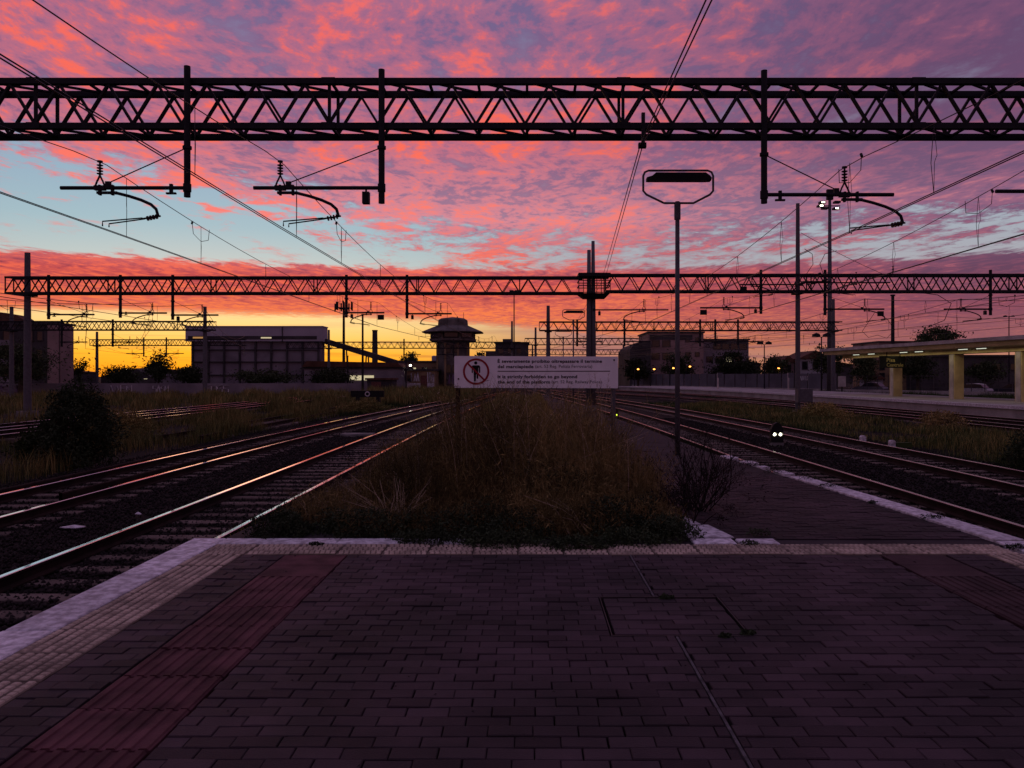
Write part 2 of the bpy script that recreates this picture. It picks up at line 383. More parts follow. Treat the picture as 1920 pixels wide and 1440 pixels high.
for j in range(8):                                           # the paved lid of the inspection chamber
    x = MH[0]+.015-(.1 if j%2 else 0)
    while x < MH[1]-.03:
        a, b = max(x, MH[0]+.015), min(x+.2, MH[1]-.015)
        if b-a > .03: bl.append((a,b,MH[2]+.02+.095*j,MH[2]+.095*(j+1)+.02,1))
        x += .2
vis = [i for i, (a,b,c,d,k) in enumerate(bl) if k == 0 and c > 2.95 and 0 < YAW((a+b)/2, c) < 1920]
vis = set(sorted(vis, key=lambda i: bl[i][2])[:300])
rest = MB(); lid = thing('inspection_cover', 'square paved inspection chamber cover sunk in the platform bricks', 'cover', ((MH[0]+MH[1])/2, (MH[2]+MH[3])/2, .5))
for i, (a,b,c,d,k) in enumerate(bl):
    dz = random.gauss(0,.0022)
    if k == 1:
        inst('brick', brick_me, ((a+b)/2-lid.location.x, (c+d)/2-lid.location.y, .05+dz), lid, (random.gauss(0,.006),random.gauss(0,.004),0), ((b-a-.004)/.196, .95, 1))
    elif i in vis:
        inst('brick', brick_me, ((a+b)/2+random.gauss(0,.0012), (c+d)/2+random.gauss(0,.0014), ZP+dz), plat, (random.gauss(0,.014),random.gauss(0,.008),random.gauss(0,.007)), ((b-a-.005)/.196, .985, 1))
    else:
        v, f = brick_geo(a+.002,b-.002,c+.002,d-.002,.505,ZP+dz); t1 = random.gauss(0,.008)
        v = [(x,y,z+(t1*(y-c-.05) if z > .52 else 0)) for x,y,z in v]; rest.add(v, f)
tag(rest.build('brick_field', M['brick'], plat), kind='stuff')
fr = MB()
for a, b, c, d in ((MH[0]-.012,MH[1]+.012,MH[2]-.010,MH[2]-.004),(MH[0]-.012,MH[1]+.012,MH[3]+.004,MH[3]+.010),(MH[0]-.008,MH[0]-.002,MH[2],MH[3]),(MH[1]+.002,MH[1]+.008,MH[2],MH[3])): fr.box(a,b,c,d,.50,.553)
fr.build('frame', M['iron'], lid)
for a, b in ((.55,MH[2]-.02),(MH[3]+.02,6.75)): MB().box(.884,.898,a,b,.50,.5515).build('joint_strip', M['joint'], plat)
# tactile tiles with rows of studs
def tact_mesh():
    m = MB(); m.add(*brick_geo(-.197,.197,-.197,.197,-.045,0,.003))
    for i in range(8):
        for j in range(6):
            x = -.165+i*.047+(.0 if j%2 else .012); y = -.165+j*.066
            m.add([(x-.019,y-.020,0),(x+.019,y-.020,0),(x+.019,y+.020,0),(x-.019,y+.020,0),(x-.015,y-.015,.008),(x+.015,y-.015,.008),(x+.015,y+.015,.008),(x-.015,y+.015,.008)], [(0,1,5,4),(1,2,6,5),(2,3,7,6),(3,0,4,7),(4,5,6,7)], 1)
    return m.mesh('tactile_tile', [M['tdirt'], M['tact']])
tm = tact_mesh()
def ttile(x, y, rz=0): inst('tactile_tile', tm, (x,y,ZP+random.gauss(0,.0015)), plat, (random.gauss(0,.004),random.gauss(0,.004),rz))
for k in range(15):
    y = 6.55-.4*k
    if y > .4: ttile(-2.69, y, math.pi/2); ttile(4.2, y, math.pi/2)
for k in range(18): ttile(-2.69+.4*k, 6.965)
# ribbed guide tiles and their plain end plates
gmh = MB(); gmh.add(*brick_geo(-.268,.268,-.198,.198,-.045,-.004,.003))
for i in range(8): 
    x = -.238+i*.068; gmh.add([(x-.022,-.197,-.004),(x+.022,-.197,-.004),(x+.022,.197,-.004),(x-.022,.197,-.004),(x-.016,-.197,.004),(x+.016,-.197,.004),(x+.016,.197,.004),(x-.016,.197,.004)], [(0,1,5,4),(1,2,6,5),(2,3,7,6),(3,0,4,7),(4,5,6,7)])
gme = gmh.mesh('guide_tile', M['red']); pme = MB().add(*brick_geo(-.268,.268,-.178,.178,-.045,0,.003)).mesh('end_plate', M['red'])
fade = mat('red_guide_faded', (.050,.028,.030), .75, var=.35, scale=2, bump=.3, bscale=90, rnd=.15); gm2 = gme.copy(); gm2.materials[0] = fade; pm2 = pme.copy(); pm2.materials[0] = fade
for xc, gme, pme in ((-1.848, gme, pme), (3.35, gm2, pm2)):
    for k in range(14): inst('guide_tile', gme, (xc+random.gauss(0,.002), 5.825-.4*k, ZP+random.gauss(0,.0018)), plat, (random.gauss(0,.004),random.gauss(0,.003),random.gauss(0,.004)), (1,.977,1))
    for k in range(2): inst('end_plate', pme, (xc, 6.21+.36*k, ZP-.001), plat)
# white edge slabs
def slab(x0, x1, y0, y1, dz=0): MB().add(*brick_geo(x0+.003,x1-.003,y0+.008,y1-.008,.40,ZP+.006+dz,.008)).build('edge_slab', M['white'], plat)
y = 7.43
for L in (1.35,1.35,1.35,1.35,1.35,.9): slab(-3.21,-2.892,y-L,y, random.gauss(0,.001)); y -= L
x = -2.892
for L in (1.1,1.2): slab(x, x+L, 7.19, 7.43, random.gauss(0,.001)); x += L
slab(1.55,1.95,7.19,7.42); slab(1.98,2.35,7.19,7.41)
y = 7.3
for k in range(6): slab(4.405,4.69,y-1.2,y); y -= 1.2
gr_ = MB()
for _ in range(420):                                         # grit, crumbs and leaf bits blown over the paving
    y = 2.9+4.2*random.random()**.6; x = random.uniform(-2.4,4.3); s = random.uniform(.003,.009)*(1.6 if y > 6.4 else 1)
    if .5 < x < 1.34 and 4.6 < y < 5.5: continue
    gr_.add([(x+s*random.uniform(-1.4,1.4),y+s*random.uniform(-1.4,1.4),ZP+.001+random.random()*.002) for _ in range(3)]+[(x,y,ZP+s*.9)], [(0,1,3),(1,2,3),(2,0,3)])
tag(gr_.build('grit', [M['stone']], plat), kind='stuff')
# sloping old platform end
rp = MB(); ys = [7.165,8,9,10,11.5,13,15,17,19,22,28,40,60,88]
for a, b in zip(ys, ys[1:]):
    za, zb = zr(a)-.012, zr(b)-.012; xl = -2.95 if a < 13 else (-2.4 if a < 28 else -1.0); xr = 4.42 if b < 29 else min(4.42, cR1(b)-1.75)
    xr0 = 4.42 if a < 29 else min(4.42, cR1(a)-1.75)
    rp.add([(xl,a,za),(xr0,a,za),(xr,b,zb),(xl,b,zb),(xl,a,-.34),(xr0,a,-.34),(xr,b,-.34),(xl,b,-.34)], [(0,1,2,3),(1,5,6,2),(4,0,3,7)])
ramp = rp.build('platform_ramp', M['ramp']); tag(ramp, kind='structure')
rb = MB(); j = 0; y = 7.45
while y < 13.2:
    x = 1.2+(.1 if j%2 else 0)
    while x < 4.38:
        b = min(x+.2, 4.41); v, f = brick_geo(x+.002,b-.002,y+.002,y+.098,-.03,random.gauss(0,.0025),.003)
        rb.add([(p,q,zr(q)+r) for p,q,r in v], f); x += .2
    y += .1; j += 1
rb2 = rb.build('brick_field', M['brick'], ramp); tag(rb2, kind='stuff')
y = 7.3
for L in (1.25,1.25,1.2,1.3,.75):
    v, f = brick_geo(4.415,4.69,y+.009,y+L-.009,-.3,.02,.008)
    MB().add([(p,q,zr(q)+r+random.uniform(0,.003)) for p,q,r in v], f).build('edge_slab', M['white'], ramp); y += L
for y, L, a, b in ((13.5,.55,4.45,4.66),(14.7,.3,4.42,4.6),(15.6,.5,4.4,4.66),(16.9,.6,4.35,4.6)):
    v, f = brick_geo(a,b,y,y+L,-.3,.02,.01); MB().add([(p,q,zr(q)+r) for p,q,r in v], f).build('edge_slab', M['white'], ramp)
for k, (x0,x1,y0,y1) in enumerate(((1.55,2.0,7.5,8.2),(1.35,1.85,8.25,8.8))):
    v, f = brick_geo(x0,x1,y0,y1,-.05,.012,.01); MB().add([(p+.12*(q-y0)*(-1),q,zr(q)+r) for p,q,r in v], f).build('edge_slab', M['white'], ramp)

# ------------------------------------------------------------ railway tracks
def track(name, label, f, y0, y1, s0, s1, shiny=True, dz=0., spacing=.59, group=None):
    T = thing(name, label, 'track', (f(y0), y0, -.2+dz), group)
    top = M['rdull'] if shiny == 2 else (M['rtop'] if shiny else M['rust'])
    prof = [(-.062,-.16),(.062,-.16),(.06,-.145),(.012,-.12),(.012,-.05),(.036,-.036),(.036,-.006),(.028,0),(-.028,0),(-.036,-.006),(-.036,-.036),(-.012,-.05),(-.012,-.12),(-.06,-.145)]
    n = len(prof); ys = list(np.arange(y0, y1, 1.5))+[y1]
    for sd in (-1, 1):
        vs = []; fs = []; mi = []
        for i, y in enumerate(ys):
            for px, pz in prof: vs.append((f(y)+sd*.7525+px, y, pz+dz))
        for i in range(len(ys)-1):
            for k in range(n):
                a = i*n+k; b = i*n+(k+1)%n; fs.append((a,b,b+n,a+n)); mi.append(1 if k in (6,7,8) else 0)
        m = MB(); m.add(vs, fs); m.mi = mi; m.build('rail', [M['rust'], top], T)
    sm = bpy.data.meshes.get('sleeper') or MB().add(*brick_geo(-1.2,1.2,-.12,.12,-.15,0,.012)).mesh('sleeper', M['sleep'])
    y = s0
    while y < s1:
        sl = (f(y+.5)-f(y-.5)); inst('sleeper', sm, (f(y)+random.gauss(0,.01)-T.location.x, y-T.location.y, -.158+dz+random.gauss(0,.004)-T.location.z), T, (0,random.gauss(0,.004),-math.atan(sl)+random.gauss(0,.01))); y += spacing
    return T
track('railway_track', 'railway track running close along the platform edge with the ribbed guide strip on its left', cL1, -4, 110, 5.6, 62)
track('railway_track', 'railway track second from the platform, running beside the strip of dry grass with the shrub', cL2, -4, 110, 10, 62)
track('railway_track', 'railway track along the white kerb of the sloping platform end', cR1, -4, 115, 7, 60, 2)
track('railway_track', 'railway track beyond the dwarf signal with twin white lamps', cR2, -4, 115, 12, 60, 2)
track('railway_track', 'railway track in the weeds halfway to the canopy platform', cR3, 10, 118, 24, 80, 2)
track('railway_track', 'railway track directly along the edge of the canopy platform', cR4, 10, 118, 24, 80, 2)
track('railway_track', 'disused railway track in the grass behind the dark round shrub, nearer one', cF1, 12, 90, 24, 60)
track('railway_track', 'disused railway track in the grass behind the dark round shrub, farther one', cF2, 12, 90, 24, 60)
track('railway_track', 'overgrown spur track leading to the buffer stop', cS, 28, 63, 30, 62, shiny=False, dz=-.04)
# rusty check rail of the turnout on the left
rr = MB(); prof = [(-.03,-.15),(.03,-.15),(.034,-.02),(.02,0),(-.02,0),(-.034,-.02)]
ys = np.arange(8, 46, 1.5); vs = []; fs = []
for y in ys:
    xo = cL2(y)-.7525-.10-.018*max(0,46-y)*.6
    vs += [(xo+a, y, b-.005) for a, b in prof]
for i in range(len(ys)-1): fs += [(i*6+k, i*6+(k+1)%6, i*6+6+(k+1)%6, i*6+6+k) for k in range(6)]
tag(rr.add(vs, fs).build('turnout_rail', M['rust']), 'rusty brown switch rail lying just outside the second track on the left', 'rail')
rr = MB(); vs = []; ys = np.arange(14, 46, 1.5); fs = []
for y in ys:
    xo = cL2(y)+.7525-.12-.022*max(0,46-y)*.6
    vs += [(xo+a, y, b-.005) for a, b in prof]
for i in range(len(ys)-1): fs += [(i*6+k, i*6+(k+1)%6, i*6+6+(k+1)%6, i*6+6+k) for k in range(6)]
tag(rr.add(vs, fs).build('turnout_rail', M['rust']), 'rusty switch rail converging between the two rails of the second track on the left', 'rail')

# ------------------------------------------------------------ lattice gantries
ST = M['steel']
def gantry(label, x0, x1, Y, zt, zb, dep=.7, per=1.02, mod=6.12, ch=.122, dw=.077, full=True, x_off=0., masts=(), group=None, dropends=True):
    T = thing('lattice_gantry', label, 'gantry', (x0, Y, zb), group)
    org = Vector(T.location)
    for y in (Y, Y+dep):
        for z in (zt, zb): MB().box(x0, x1, y-ch/2, y+ch/2, z-ch/2, z+ch/2).build('chord', ST, T)
    h = zt-zb-ch+.02; zc0 = zb+ch/2-.01
    up = MB().bar((0,0,0),(per/2,0,h),dw,dw*.6); dn = MB().bar((0,0,h),(per/2,0,0),dw,dw*.6)
    mu, md = up.mesh('brace', ST), dn.mesh('brace', ST)
    lw = dw*.75
    ls = MB().bar((0,ch/2-.01,0),(0,dep-ch/2+.01,0),lw,lw*.7).mesh('cross_strut', ST); ld = MB().bar((0,ch/2-.01,0),(per,dep-ch/2+.01,0),lw,lw*.7).mesh('cross_brace', ST)
    vs = MB().box(-dw*.4,dw*.4,-dw*.3,dw*.3,0,h).mesh('post_strut', ST)
    pl = MB().box(-.14,.14,-.008,.008,-.065,.065).mesh('gusset_plate', ST)
    joined = MB()
    def put(name, me, p):
        if full: inst(name, me, Vector(p)-org, T)
        else:
            k = len(joined.v); joined.v += [tuple(v.co+Vector(p)) for v in me.vertices]; fs = [tuple(i+k for i in q.vertices) for q in me.polygons]; joined.f += fs; joined.mi += [0]*len(fs)
    n = int((x1-x0)/per)
    for fi, y in enumerate((Y, Y+dep)):
        for i in range(n):
            xa = x0+i*per
            e = .004*(i%2)
            if fi == 0 or full or dep: put('brace', mu, (xa, y+e, zc0)); put('brace', md, (xa+per/2, y-e-.002, zc0))
        k = 0
        while x0+k*mod < x1+.01:
            put('post_strut', vs, (min(x0+k*mod, x1-.06), y+.03, zc0)); k += 1
    for z in (zt, zb):
        for i in range(n):
            if full or i%1 == 0: put('cross_strut', ls, (x0+i*per+.04, Y, z)); put('cross_brace', ld, (x0+i*per+.04, Y, z+.012))
    if full:
        k = 1
        while x0+k*mod < x1-.5:
            for z in (zt, zb): put('gusset_plate', pl, (x0+k*mod, Y-ch/2-.013, z))
            k += 1
    if not full: tag(joined.build('lattice', ST, T), kind='stuff')
    for (mx, mz, my, mr) in masts:
        m = MB(); yy = Y+dep/2 if my is None else my
        m.tube([(mx,yy,-.34),(mx,yy,mz*.5),(mx,yy,mz)], [mr,mr*.9,mr*.7], 10).build('mast', M['galv'], T)
        MB().box(mx-mr*1.9,mx+mr*1.9,yy-mr*1.9,yy+mr*1.9,-.36,.02).build('mast_footing', M['conc'], T)
        MB().box(mx-mr*1.5,mx+mr*1.5,Y-ch/2-.03,Y+dep+ch/2+.03,zb-ch/2-.1,zb-ch/2+.01).build('saddle', ST, T)
    return T
# near gantry over the platform
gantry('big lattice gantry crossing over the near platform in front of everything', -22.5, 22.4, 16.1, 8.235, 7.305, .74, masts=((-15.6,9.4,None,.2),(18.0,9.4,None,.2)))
# second gantry, two spans meeting at the twin mast on the platform
gantry('lattice gantry span left of the twin mast, behind the near gantry', -31.1, 3.3, 46, 7.98, 7.05, .75, masts=((-30.0,9.5,None,.22),))
gantry('lattice gantry span between the twin mast and the canopy platform', 4.6, 38, 46, 8.13, 7.16, .75, masts=((16.17,12.45,None,.16),(37,9.5,None,.2)))
gantry('lattice gantry ending at a mast before the windowless industrial hall', -62, -33.4, 82, 7.9, 7.0, .8, full=False, masts=((-34.4,9.5,None,.25),(-55,9.5,None,.25)))
gantry('small distant lattice gantry framed against the orange horizon left of the hall', -68, -44, 120, 7.75, 6.85, .9, full=False, masts=((-67.1,9.0,None,.25),))
gantry('distant lattice gantry passing behind the octagonal signal tower', -39, -1.2, 125, 7.6, 6.6, .9, full=False, masts=((-32.3,9.6,None,.25),(-2.6,11,None,.22)))
gantry('lattice gantry behind the twin mast with a mast at each end', 1.2, 33.3, 82, 7.85, 6.95, .8, full=False, masts=((2.15,9.6,None,.25),(32.5,10.3,None,.25)))
gantry('far lattice gantry behind the prohibition sign, second from the horizon', -.5, 17.5, 122, 8.05, 7.05, .9, full=False, masts=((1.2,9.8,None,.22),))
gantry('farthest small lattice gantry on the horizon behind the prohibition sign', 0, 22, 172, 8.0, 6.9, 1., full=False, masts=((1,9,None,.22),(21.3,9,None,.3)))

# twin mast with a work cage
tm_ = thing('twin_mast', 'tall twin steel mast with a caged landing on the old platform end', 'mast', (3.74,46.3,.14))
MB().tube([(3.62,46.3,.1),(3.64,46.3,5),(3.65,46.3,9.65)], [.17,.15,.11], 12).build('pole', M['galv'], tm_, smooth=True)
MB().tube([(3.92,46.4,.1),(3.92,46.4,5),(3.9,46.4,10.2)], [.17,.15,.1], 12).build('pole', M['galv'], tm_, smooth=True)
MB().box(3.35,4.15,45.9,46.8,.05,.35).build('footing', M['conc'], tm_)
cg = MB()
for z in (7.05,7.45,7.75,8.15):
    for a, b in (((3.0,45.6,z),(4.85,45.6,z)),((3.0,47,z),(4.85,47,z)),((3.0,45.6,z),(3.0,47,z)),((4.85,45.6,z),(4.85,47,z))): cg.bar(a, b, .05)
cg.build('guard_rails', ST, tm_)
for k in range(8): MB().bar((3.0+k*.264,45.6,7.0),(3.0+k*.264,45.6,8.2),.04).build('baluster', ST, tm_)
MB().add([(3.0,45.6,7.0),(4.85,45.6,7.0),(4.85,47,7.0),(3.0,47,7.0),(3.3,45.8,6.75),(4.6,45.8,6.75),(4.6,46.8,6.75),(3.3,46.8,6.75)],[(0,1,2,3),(4,7,6,5),(0,4,5,1),(1,5,6,2),(2,6,7,3),(3,7,4,0)]).build('cage_floor', ST, tm_)
MB().box(2.98,4.87,45.56,47.04,8.0,8.2).build('cage_band', ST, tm_)

# ------------------------------------------------------------ drop posts with brackets
def insulator(parent, p, h, name='insulator', n=4):
    x, y, z = p; a = .04; pr = [(.018,0)]
    for k in range(n): q = h*(.1+.8*k/n); pr += [(.02,q),(.062,q+.016),(.062,q+.03),(.02,q+h*.11)]
    pr += [(.02,h),(.055,h),(.055,h+.03)]
    return MB().lathe(pr, p, 10).build(name, M['ins'], parent, smooth=False)
def bracket(label, x, Y, zt, za, zb, d, L, xi, sd, tie=True, box=False, plate=False, group=None, r=.065, zi=.56, lite=False, post=True, nm='hanging_bracket'):
    T = thing(nm, label, 'bracket', (x, Y, za), group)
    if post: MB().tube([(x,Y,zb),(x,Y,zt)], r, 12).build('post', ST, T, smooth=False)
    MB().tube([(x+d*.05,Y,za),(x+d*L,Y,za)], r*.6, 10).build('arm', ST, T)
    MB().lathe([(r*1.25,-.08),(r*1.25,.08)], (x,Y,za), 12).build('clamp', ST, T)
    X = x+d*xi; s = sd
    v = MB()
    for a in (-1,1): v.bar((X+a*.1,Y,za+.03),(X+a*.05,Y,za+.16),.028); v.bar((X+a*.05,Y,za+.15),(X,Y,za+.26),.028)
    v.box(X-.11,X+.11,Y-.045,Y+.045,za-.05,za+.045); v.build('saddle', ST, T)
    insulator(T, (X,Y,za+.24), zi-.27)
    xs = X+s*.0
    MB().box(min(xs-s*.06,xs+s*.36),max(xs-s*.06,xs+s*.36),Y-.03,Y+.03,za-.125,za-.075).build('hanger_plate', ST, T)
    for q in (0,.26): MB().box(xs+s*q-.02,xs+s*q+.02,Y-.04,Y+.04,za-.15,za+.06).build('u_bolt', ST, T)
    cv = [(xs+s*.2,za-.1),(xs+s*.36,za-.11),(xs+s*.6,za-.17),(xs+s*.85,za-.25),(xs+s*1.05,za-.34),(xs+s*1.16,za-.44),(xs+s*1.2,za-.58)]
    MB().tube([(a,Y,b) for a, b in cv], .032, 8).build('registration_tube', ST, T)
    e = cv[-1]
    k = MB()
    for q in range(4): k.tube([(e[0]-s*(.02+q*.06),Y,e[1]-.01-.012*q),(e[0]-s*(.045+q*.06),Y,e[1]-.015-.012*q)], .052, 8)
    k.tube([(e[0]+s*.05,Y,e[1]),(e[0]-s*.34,Y,e[1]-.06)], .02, 6); k.build('insulator', M['ins'], T)
    xe = X+s*.08
    for q, dy in ((0,-.05),(.08,.05)):
        MB().tube([(e[0]-s*.3,Y+dy,e[1]-.05),(xe+s*q,Y+dy,za-.70-.03*(q>0)),(xe+s*q,Y+dy,za-.80)], .014, 6).build('steady_arm', ST, T)
    if tie: MB().tube([(X+(-d)*.17,Y,za+.1),(x-d*0,Y,za+.83)], .012, 6).build('tie_rod', ST, T); MB().lathe([(r*1.4,-.03),(r*1.4,.03)], (x,Y,za+.83), 12).build('clamp', ST, T); MB().box(min(X-d*.22,X-d*.12),max(X-d*.22,X-d*.12),Y-.035,Y+.035,za+.02,za+.13).build('tie_lug', ST, T)
    if box: MB().tube([(x+d*.32,Y,za),(x+d*.32,Y,za-.1)], .02, 6).build('box_hanger', ST, T); MB().box(x+d*.32-.07,x+d*.32+.07,Y-.07,Y+.07,za-.33,za-.09).build('terminal_box', M['black'], T)
    else: MB().box(x+d*.33-.03,x+d*.33+.03,Y-.03,Y+.03,za-.1,za+.08).build('stop_clamp', ST, T); MB().box(x+d*.33-.1,x+d*.33+.1,Y-.03,Y+.03,za-.13,za-.095).build('stop_plate', ST, T)
    if plate: MB().box(x+d*(L-.02)-.38 if d>0 else x+d*L,x+d*(L-.02) if d>0 else x+d*L+.4,Y-.015,Y+.015,za-.42,za-.12).build('number_plate', M['black'], T)
    return T
y1 = 15.96
bracket('left drop post bracket of the near gantry, above the second track from the platform', -7.03, y1, 8.50, 5.99, 5.80, -1, 2.61, 1.8, 1)
bracket('near gantry drop post bracket with a small hanging box, above the guide strip track', -3.02, y1, 8.43, 5.99, 5.67, -1, 2.64, 2.09, 1, box=True)
bracket('near gantry drop post bracket standing right of the tall platform lamp', 4.87, y1, 8.41, 5.85, 5.67, 1, 2.67, 1.66, 1, zi=.58)
bracket('bracket arm entering over the track beyond the twin-lamp dwarf signal', 12.4, y1, 8.41, 5.92, 5.67, -1, 2.75, 1.9, 1)
G2 = 45.84
g2 = [(-28.4,8.1,5.75,1,2.7,2.25,-1,0,0),(-24.15,8.1,5.84,1,2.75,1.9,-1,0,0),(-21.05,8.1,5.72,1,2.7,1.75,-1,1,0),(-10.76,8.1,5.86,1,2.25,1.45,-1,1,1),(-7.17,8.1,5.80,1,2.65,2.0,-1,1,0)]
for (x,zt,za,d,L,xi,sd,bx_,pl) in g2:
    bracket({-28.4:'second gantry drop post bracket next to its left end mast',-24.15:'second gantry drop post bracket above the farther disused track',-21.05:'second gantry drop post bracket with a box, above the nearer disused track',-10.76:'second gantry drop post bracket with box and black plate before the telecom mast',-7.17:'second gantry drop post bracket with box, above the signal tower'}[x], x, G2, zt, za, za-.28, d, L, xi, sd, box=bool(bx_), plate=bool(pl), group='brackets on the second gantry', zi=.62, r=.085)
bracket('long bracket arm fixed to the twin mast itself', 3.9, G2-.1, 8.1, 6.02, 5.7, 1, 4.4, 2.95, -1, box=True, zi=.62, r=.07, post=False, tie=False)
for (x,zt,za,d,L,xi,sd,bx_,pl) in [(13.8,8.4,6.15,-1,3.6,2.2,1,1,1),(17.6,8.4,6.07,1,3.5,2.35,1,0,1),(27.4,8.4,6.07,-1,2.75,1.75,1,1,0)]:
    bracket({13.8:'second gantry drop post bracket with box and plate, left of the tall mast',17.6:'second gantry drop post bracket with a plate, right of the tall mast',27.4:'second gantry drop post bracket with a box, before the umbrella pine'}[x], x, G2, zt, za, za-.36, d, L, xi, sd, box=bool(bx_), plate=bool(pl), group='brackets on the second gantry', zi=.62, r=.085)
bracket('bracket with black plate fixed high on the tall mast within the second gantry', 16.2, 45.5, 8, 7.6, 7.3, 1, 5.1, 3.1, -1, post=False, tie=False, plate=False, zi=.62, r=.07)
bracket('bracket with black plate fixed high on the tall mast, arm towards the platform', 16.1, 45.6, 8, 7.5, 7.3, -1, 3.6, 2.9, 1, post=False, tie=False, plate=True, zi=.62, r=.07)
for (x,d,lab,gr,Y,za) in [(-49.3,1,'drop post bracket hanging from the gantry at the hall mast','brackets at the hall mast gantry',81.8,5.7),(-43.9,1,'drop post bracket hanging from the gantry at the hall mast','brackets at the hall mast gantry',81.8,5.7)]+\
   [(x,d,'drop post bracket on the gantry with a mast at each end','brackets on the gantry behind the twin mast',81.8,5.75) for x, d in ((5.2,1),(10.2,1),(18.2,1),(19.8,-1),(22.2,1))]+\
   [(-59.5,-1,'bracket on the small gantry against the orange horizon','brackets on the small horizon gantry',119.8,5.6),(-56,1,'bracket on the small gantry against the orange horizon','brackets on the small horizon gantry',119.8,5.6)]+\
   [(-20,1,'bracket on the distant gantry behind the signal tower','brackets on the gantry behind the tower',124.8,5.6),(-12,-1,'bracket on the distant gantry behind the signal tower','brackets on the gantry behind the tower',124.8,5.6)]:
    bracket(lab, x, Y, 8.1, za, za-.5, d, 2.7, 1.8, -d, group=gr, r=.11, zi=.6)

# ------------------------------------------------------------ overhead lines
def overhead(label, sup, sag=.78, r=.009, dsp=5.2, dbl=True, rd=.006, group=None, ph=2.1):
    T = thing('overhead_line', label, 'overhead line', (sup[0][0], sup[0][1], sup[0][3]), group)
    mp = []; 
    def at(y):
        for (xa,ya,za,ca),(xb,yb,zb,cb) in zip(sup, sup[1:]):
            if ya <= y <= yb:
                q = (y-ya)/(yb-ya); S_ = sag*((yb-ya)/31.)**2
                return xa+(xb-xa)*q, za+(zb-za)*q-4*S_*q*(1-q), ca+(cb-ca)*q
    ya, yb = sup[0][1], sup[-1][1]
    y = ya; pts = []
    while y < yb: a = at(y); pts.append((a[0],y,a[1])); y += 1.2
    a = at(yb); pts.append((a[0],yb,a[1]))
    MB().tube(pts, r, 5).build('messenger_wire', M['wire'], T)
    cp = [(s[0],s[1],s[3]) for s in sup]
    for dx_ in ((-.03,.03) if dbl else (0,)): MB().tube([(p[0]+dx_,p[1],p[2]) for p in cp], r, 5).build('contact_wire', M['wire'], T)
    y = ya+ph; k = 0
    while y < yb-.5:
        x, zm, zc = at(y)
        if zm-zc > .12:
            zmid = zc+(zm-zc)*.45; d = MB()
            d.tube([(x,y,zm),(x-.02,y+.05,zmid),(x,y,zc)], rd, 4); d.tube([(x,y,zm),(x+.025,y-.05,zmid+.1),(x+.01,y,zmid),(x,y,zc)], rd*.8, 4)
            if k%3 == 1: d.tube([(x,y-.55,zm-.01),(x+.01,y-.5,zm-.28),(x,y,zm-.40),(x-.01,y+.5,zm-.28),(x,y+.55,zm+.02)], rd*1.3, 4); d.tube([(x,y-.57,zm-.03),(x,y-.53,zm+.03)], .03, 6)
            d.build('dropper', M['wire'], T)
        y += dsp*(.75 if k%4 == 2 else 1.); k += 1
    return T
overhead('overhead line above the track with the ribbed guide strip beside it', [(-4.95,-15,6.5,5.19),(-5.10,15.86,6.56,5.17),(-4.75,45.84,6.45,5.03),(-3.6,82,6.4,5.1),(-.8,125,6.3,5.1)])
overhead('overhead line above the second track from the platform, by the grass strip', [(-8.7,-15,6.5,5.19),(-8.82,15.86,6.56,5.17),(-8.9,45.84,6.5,5.05),(-6.4,82,6.4,5.1),(-3,125,6.3,5.1)])
overhead('overhead line above the track along the white sloping kerb', [(6.3,-15,6.5,5.1),(6.53,15.86,6.45,5.03),(6.9,45.5,6.62,5.2),(2.8,82,6.4,5.1),(-.5,125,6.3,5.1)], dsp=4.4)
overhead('overhead line above the track beyond the dwarf signal', [(10.6,-15,6.6,5.2),(10.5,15.86,6.52,5.12),(11.7,45.84,6.75,5.35),(8,82,6.5,5.2),(3.5,125,6.3,5.1)], dsp=4.6, ph=3.3)
for i, (P, lab) in enumerate([([(-26.2,6,6.5,5.1),(-26.15,45.84,6.37,5.0),(-46.8,81.8,6.3,5.0),(-57.8,119.8,6.2,5.0)], 'overhead line farthest to the left, crossing in front of the flat block'),
    ([(-22.3,6,6.5,5.1),(-22.25,45.84,6.46,5.05),(-41.4,81.8,6.3,5.0),(-54.0,119.8,6.2,5.0)], 'overhead line over the farther disused track behind the round shrub'),
    ([(-19.3,6,6.5,5.1),(-19.3,45.84,6.34,4.95),(-30,82,6.4,5.1),(-44,119.8,6.2,5.0)], 'overhead line over the nearer disused track behind the round shrub'),
    ([(20.4,4,6.6,5.2),(19.95,45.84,6.69,5.3),(14,82,6.4,5.1),(5,125,6.2,5.0)], 'overhead line above the track in the weeds before the canopy platform'),
    ([(25.9,4,6.6,5.2),(25.65,45.84,6.69,5.3),(20.0,82,6.4,5.1),(12,122,6.2,5.0)], 'overhead line along the edge of the canopy platform'),
    ([(34,20,6.8,5.3),(31,60,6.8,5.3),(24,82,6.4,5.1),(15,122,6.2,5.0)], 'overhead line crossing above the canopy roof'),
    ([(42,20,7.8,6.3),(35,60,7.6,6.2),(27,82,7.4,6.1),(18,122,7,5.8)], 'higher overhead line crossing above the canopy roof')]):
    overhead(lab, P, r=.014, rd=.008, dsp=6.5, dbl=False, ph=2+.7*i)
def cable(label, pts, r=.012, n=5): tag(MB().tube(pts, r, n).build('cable', M['wire']), label, 'cable')
cable('earth cable clamped under the near gantry and rising to the twin mast, outer strand', [(2.36,-6,7.15),(2.36,15.9,6.86),(4.62,45.6,8.13),(4.9,82,6.9)])
cable('earth cable clamped under the near gantry and rising to the twin mast, inner strand', [(2.2,-6,7.1),(2.30,15.9,6.84),(4.45,45.6,8.13),(4.6,82,6.8)])
hk = thing('cable_clamp', 'short cable clamp hanging below the near gantry above the platform', 'clamp', (2.33,15.92,6.8))
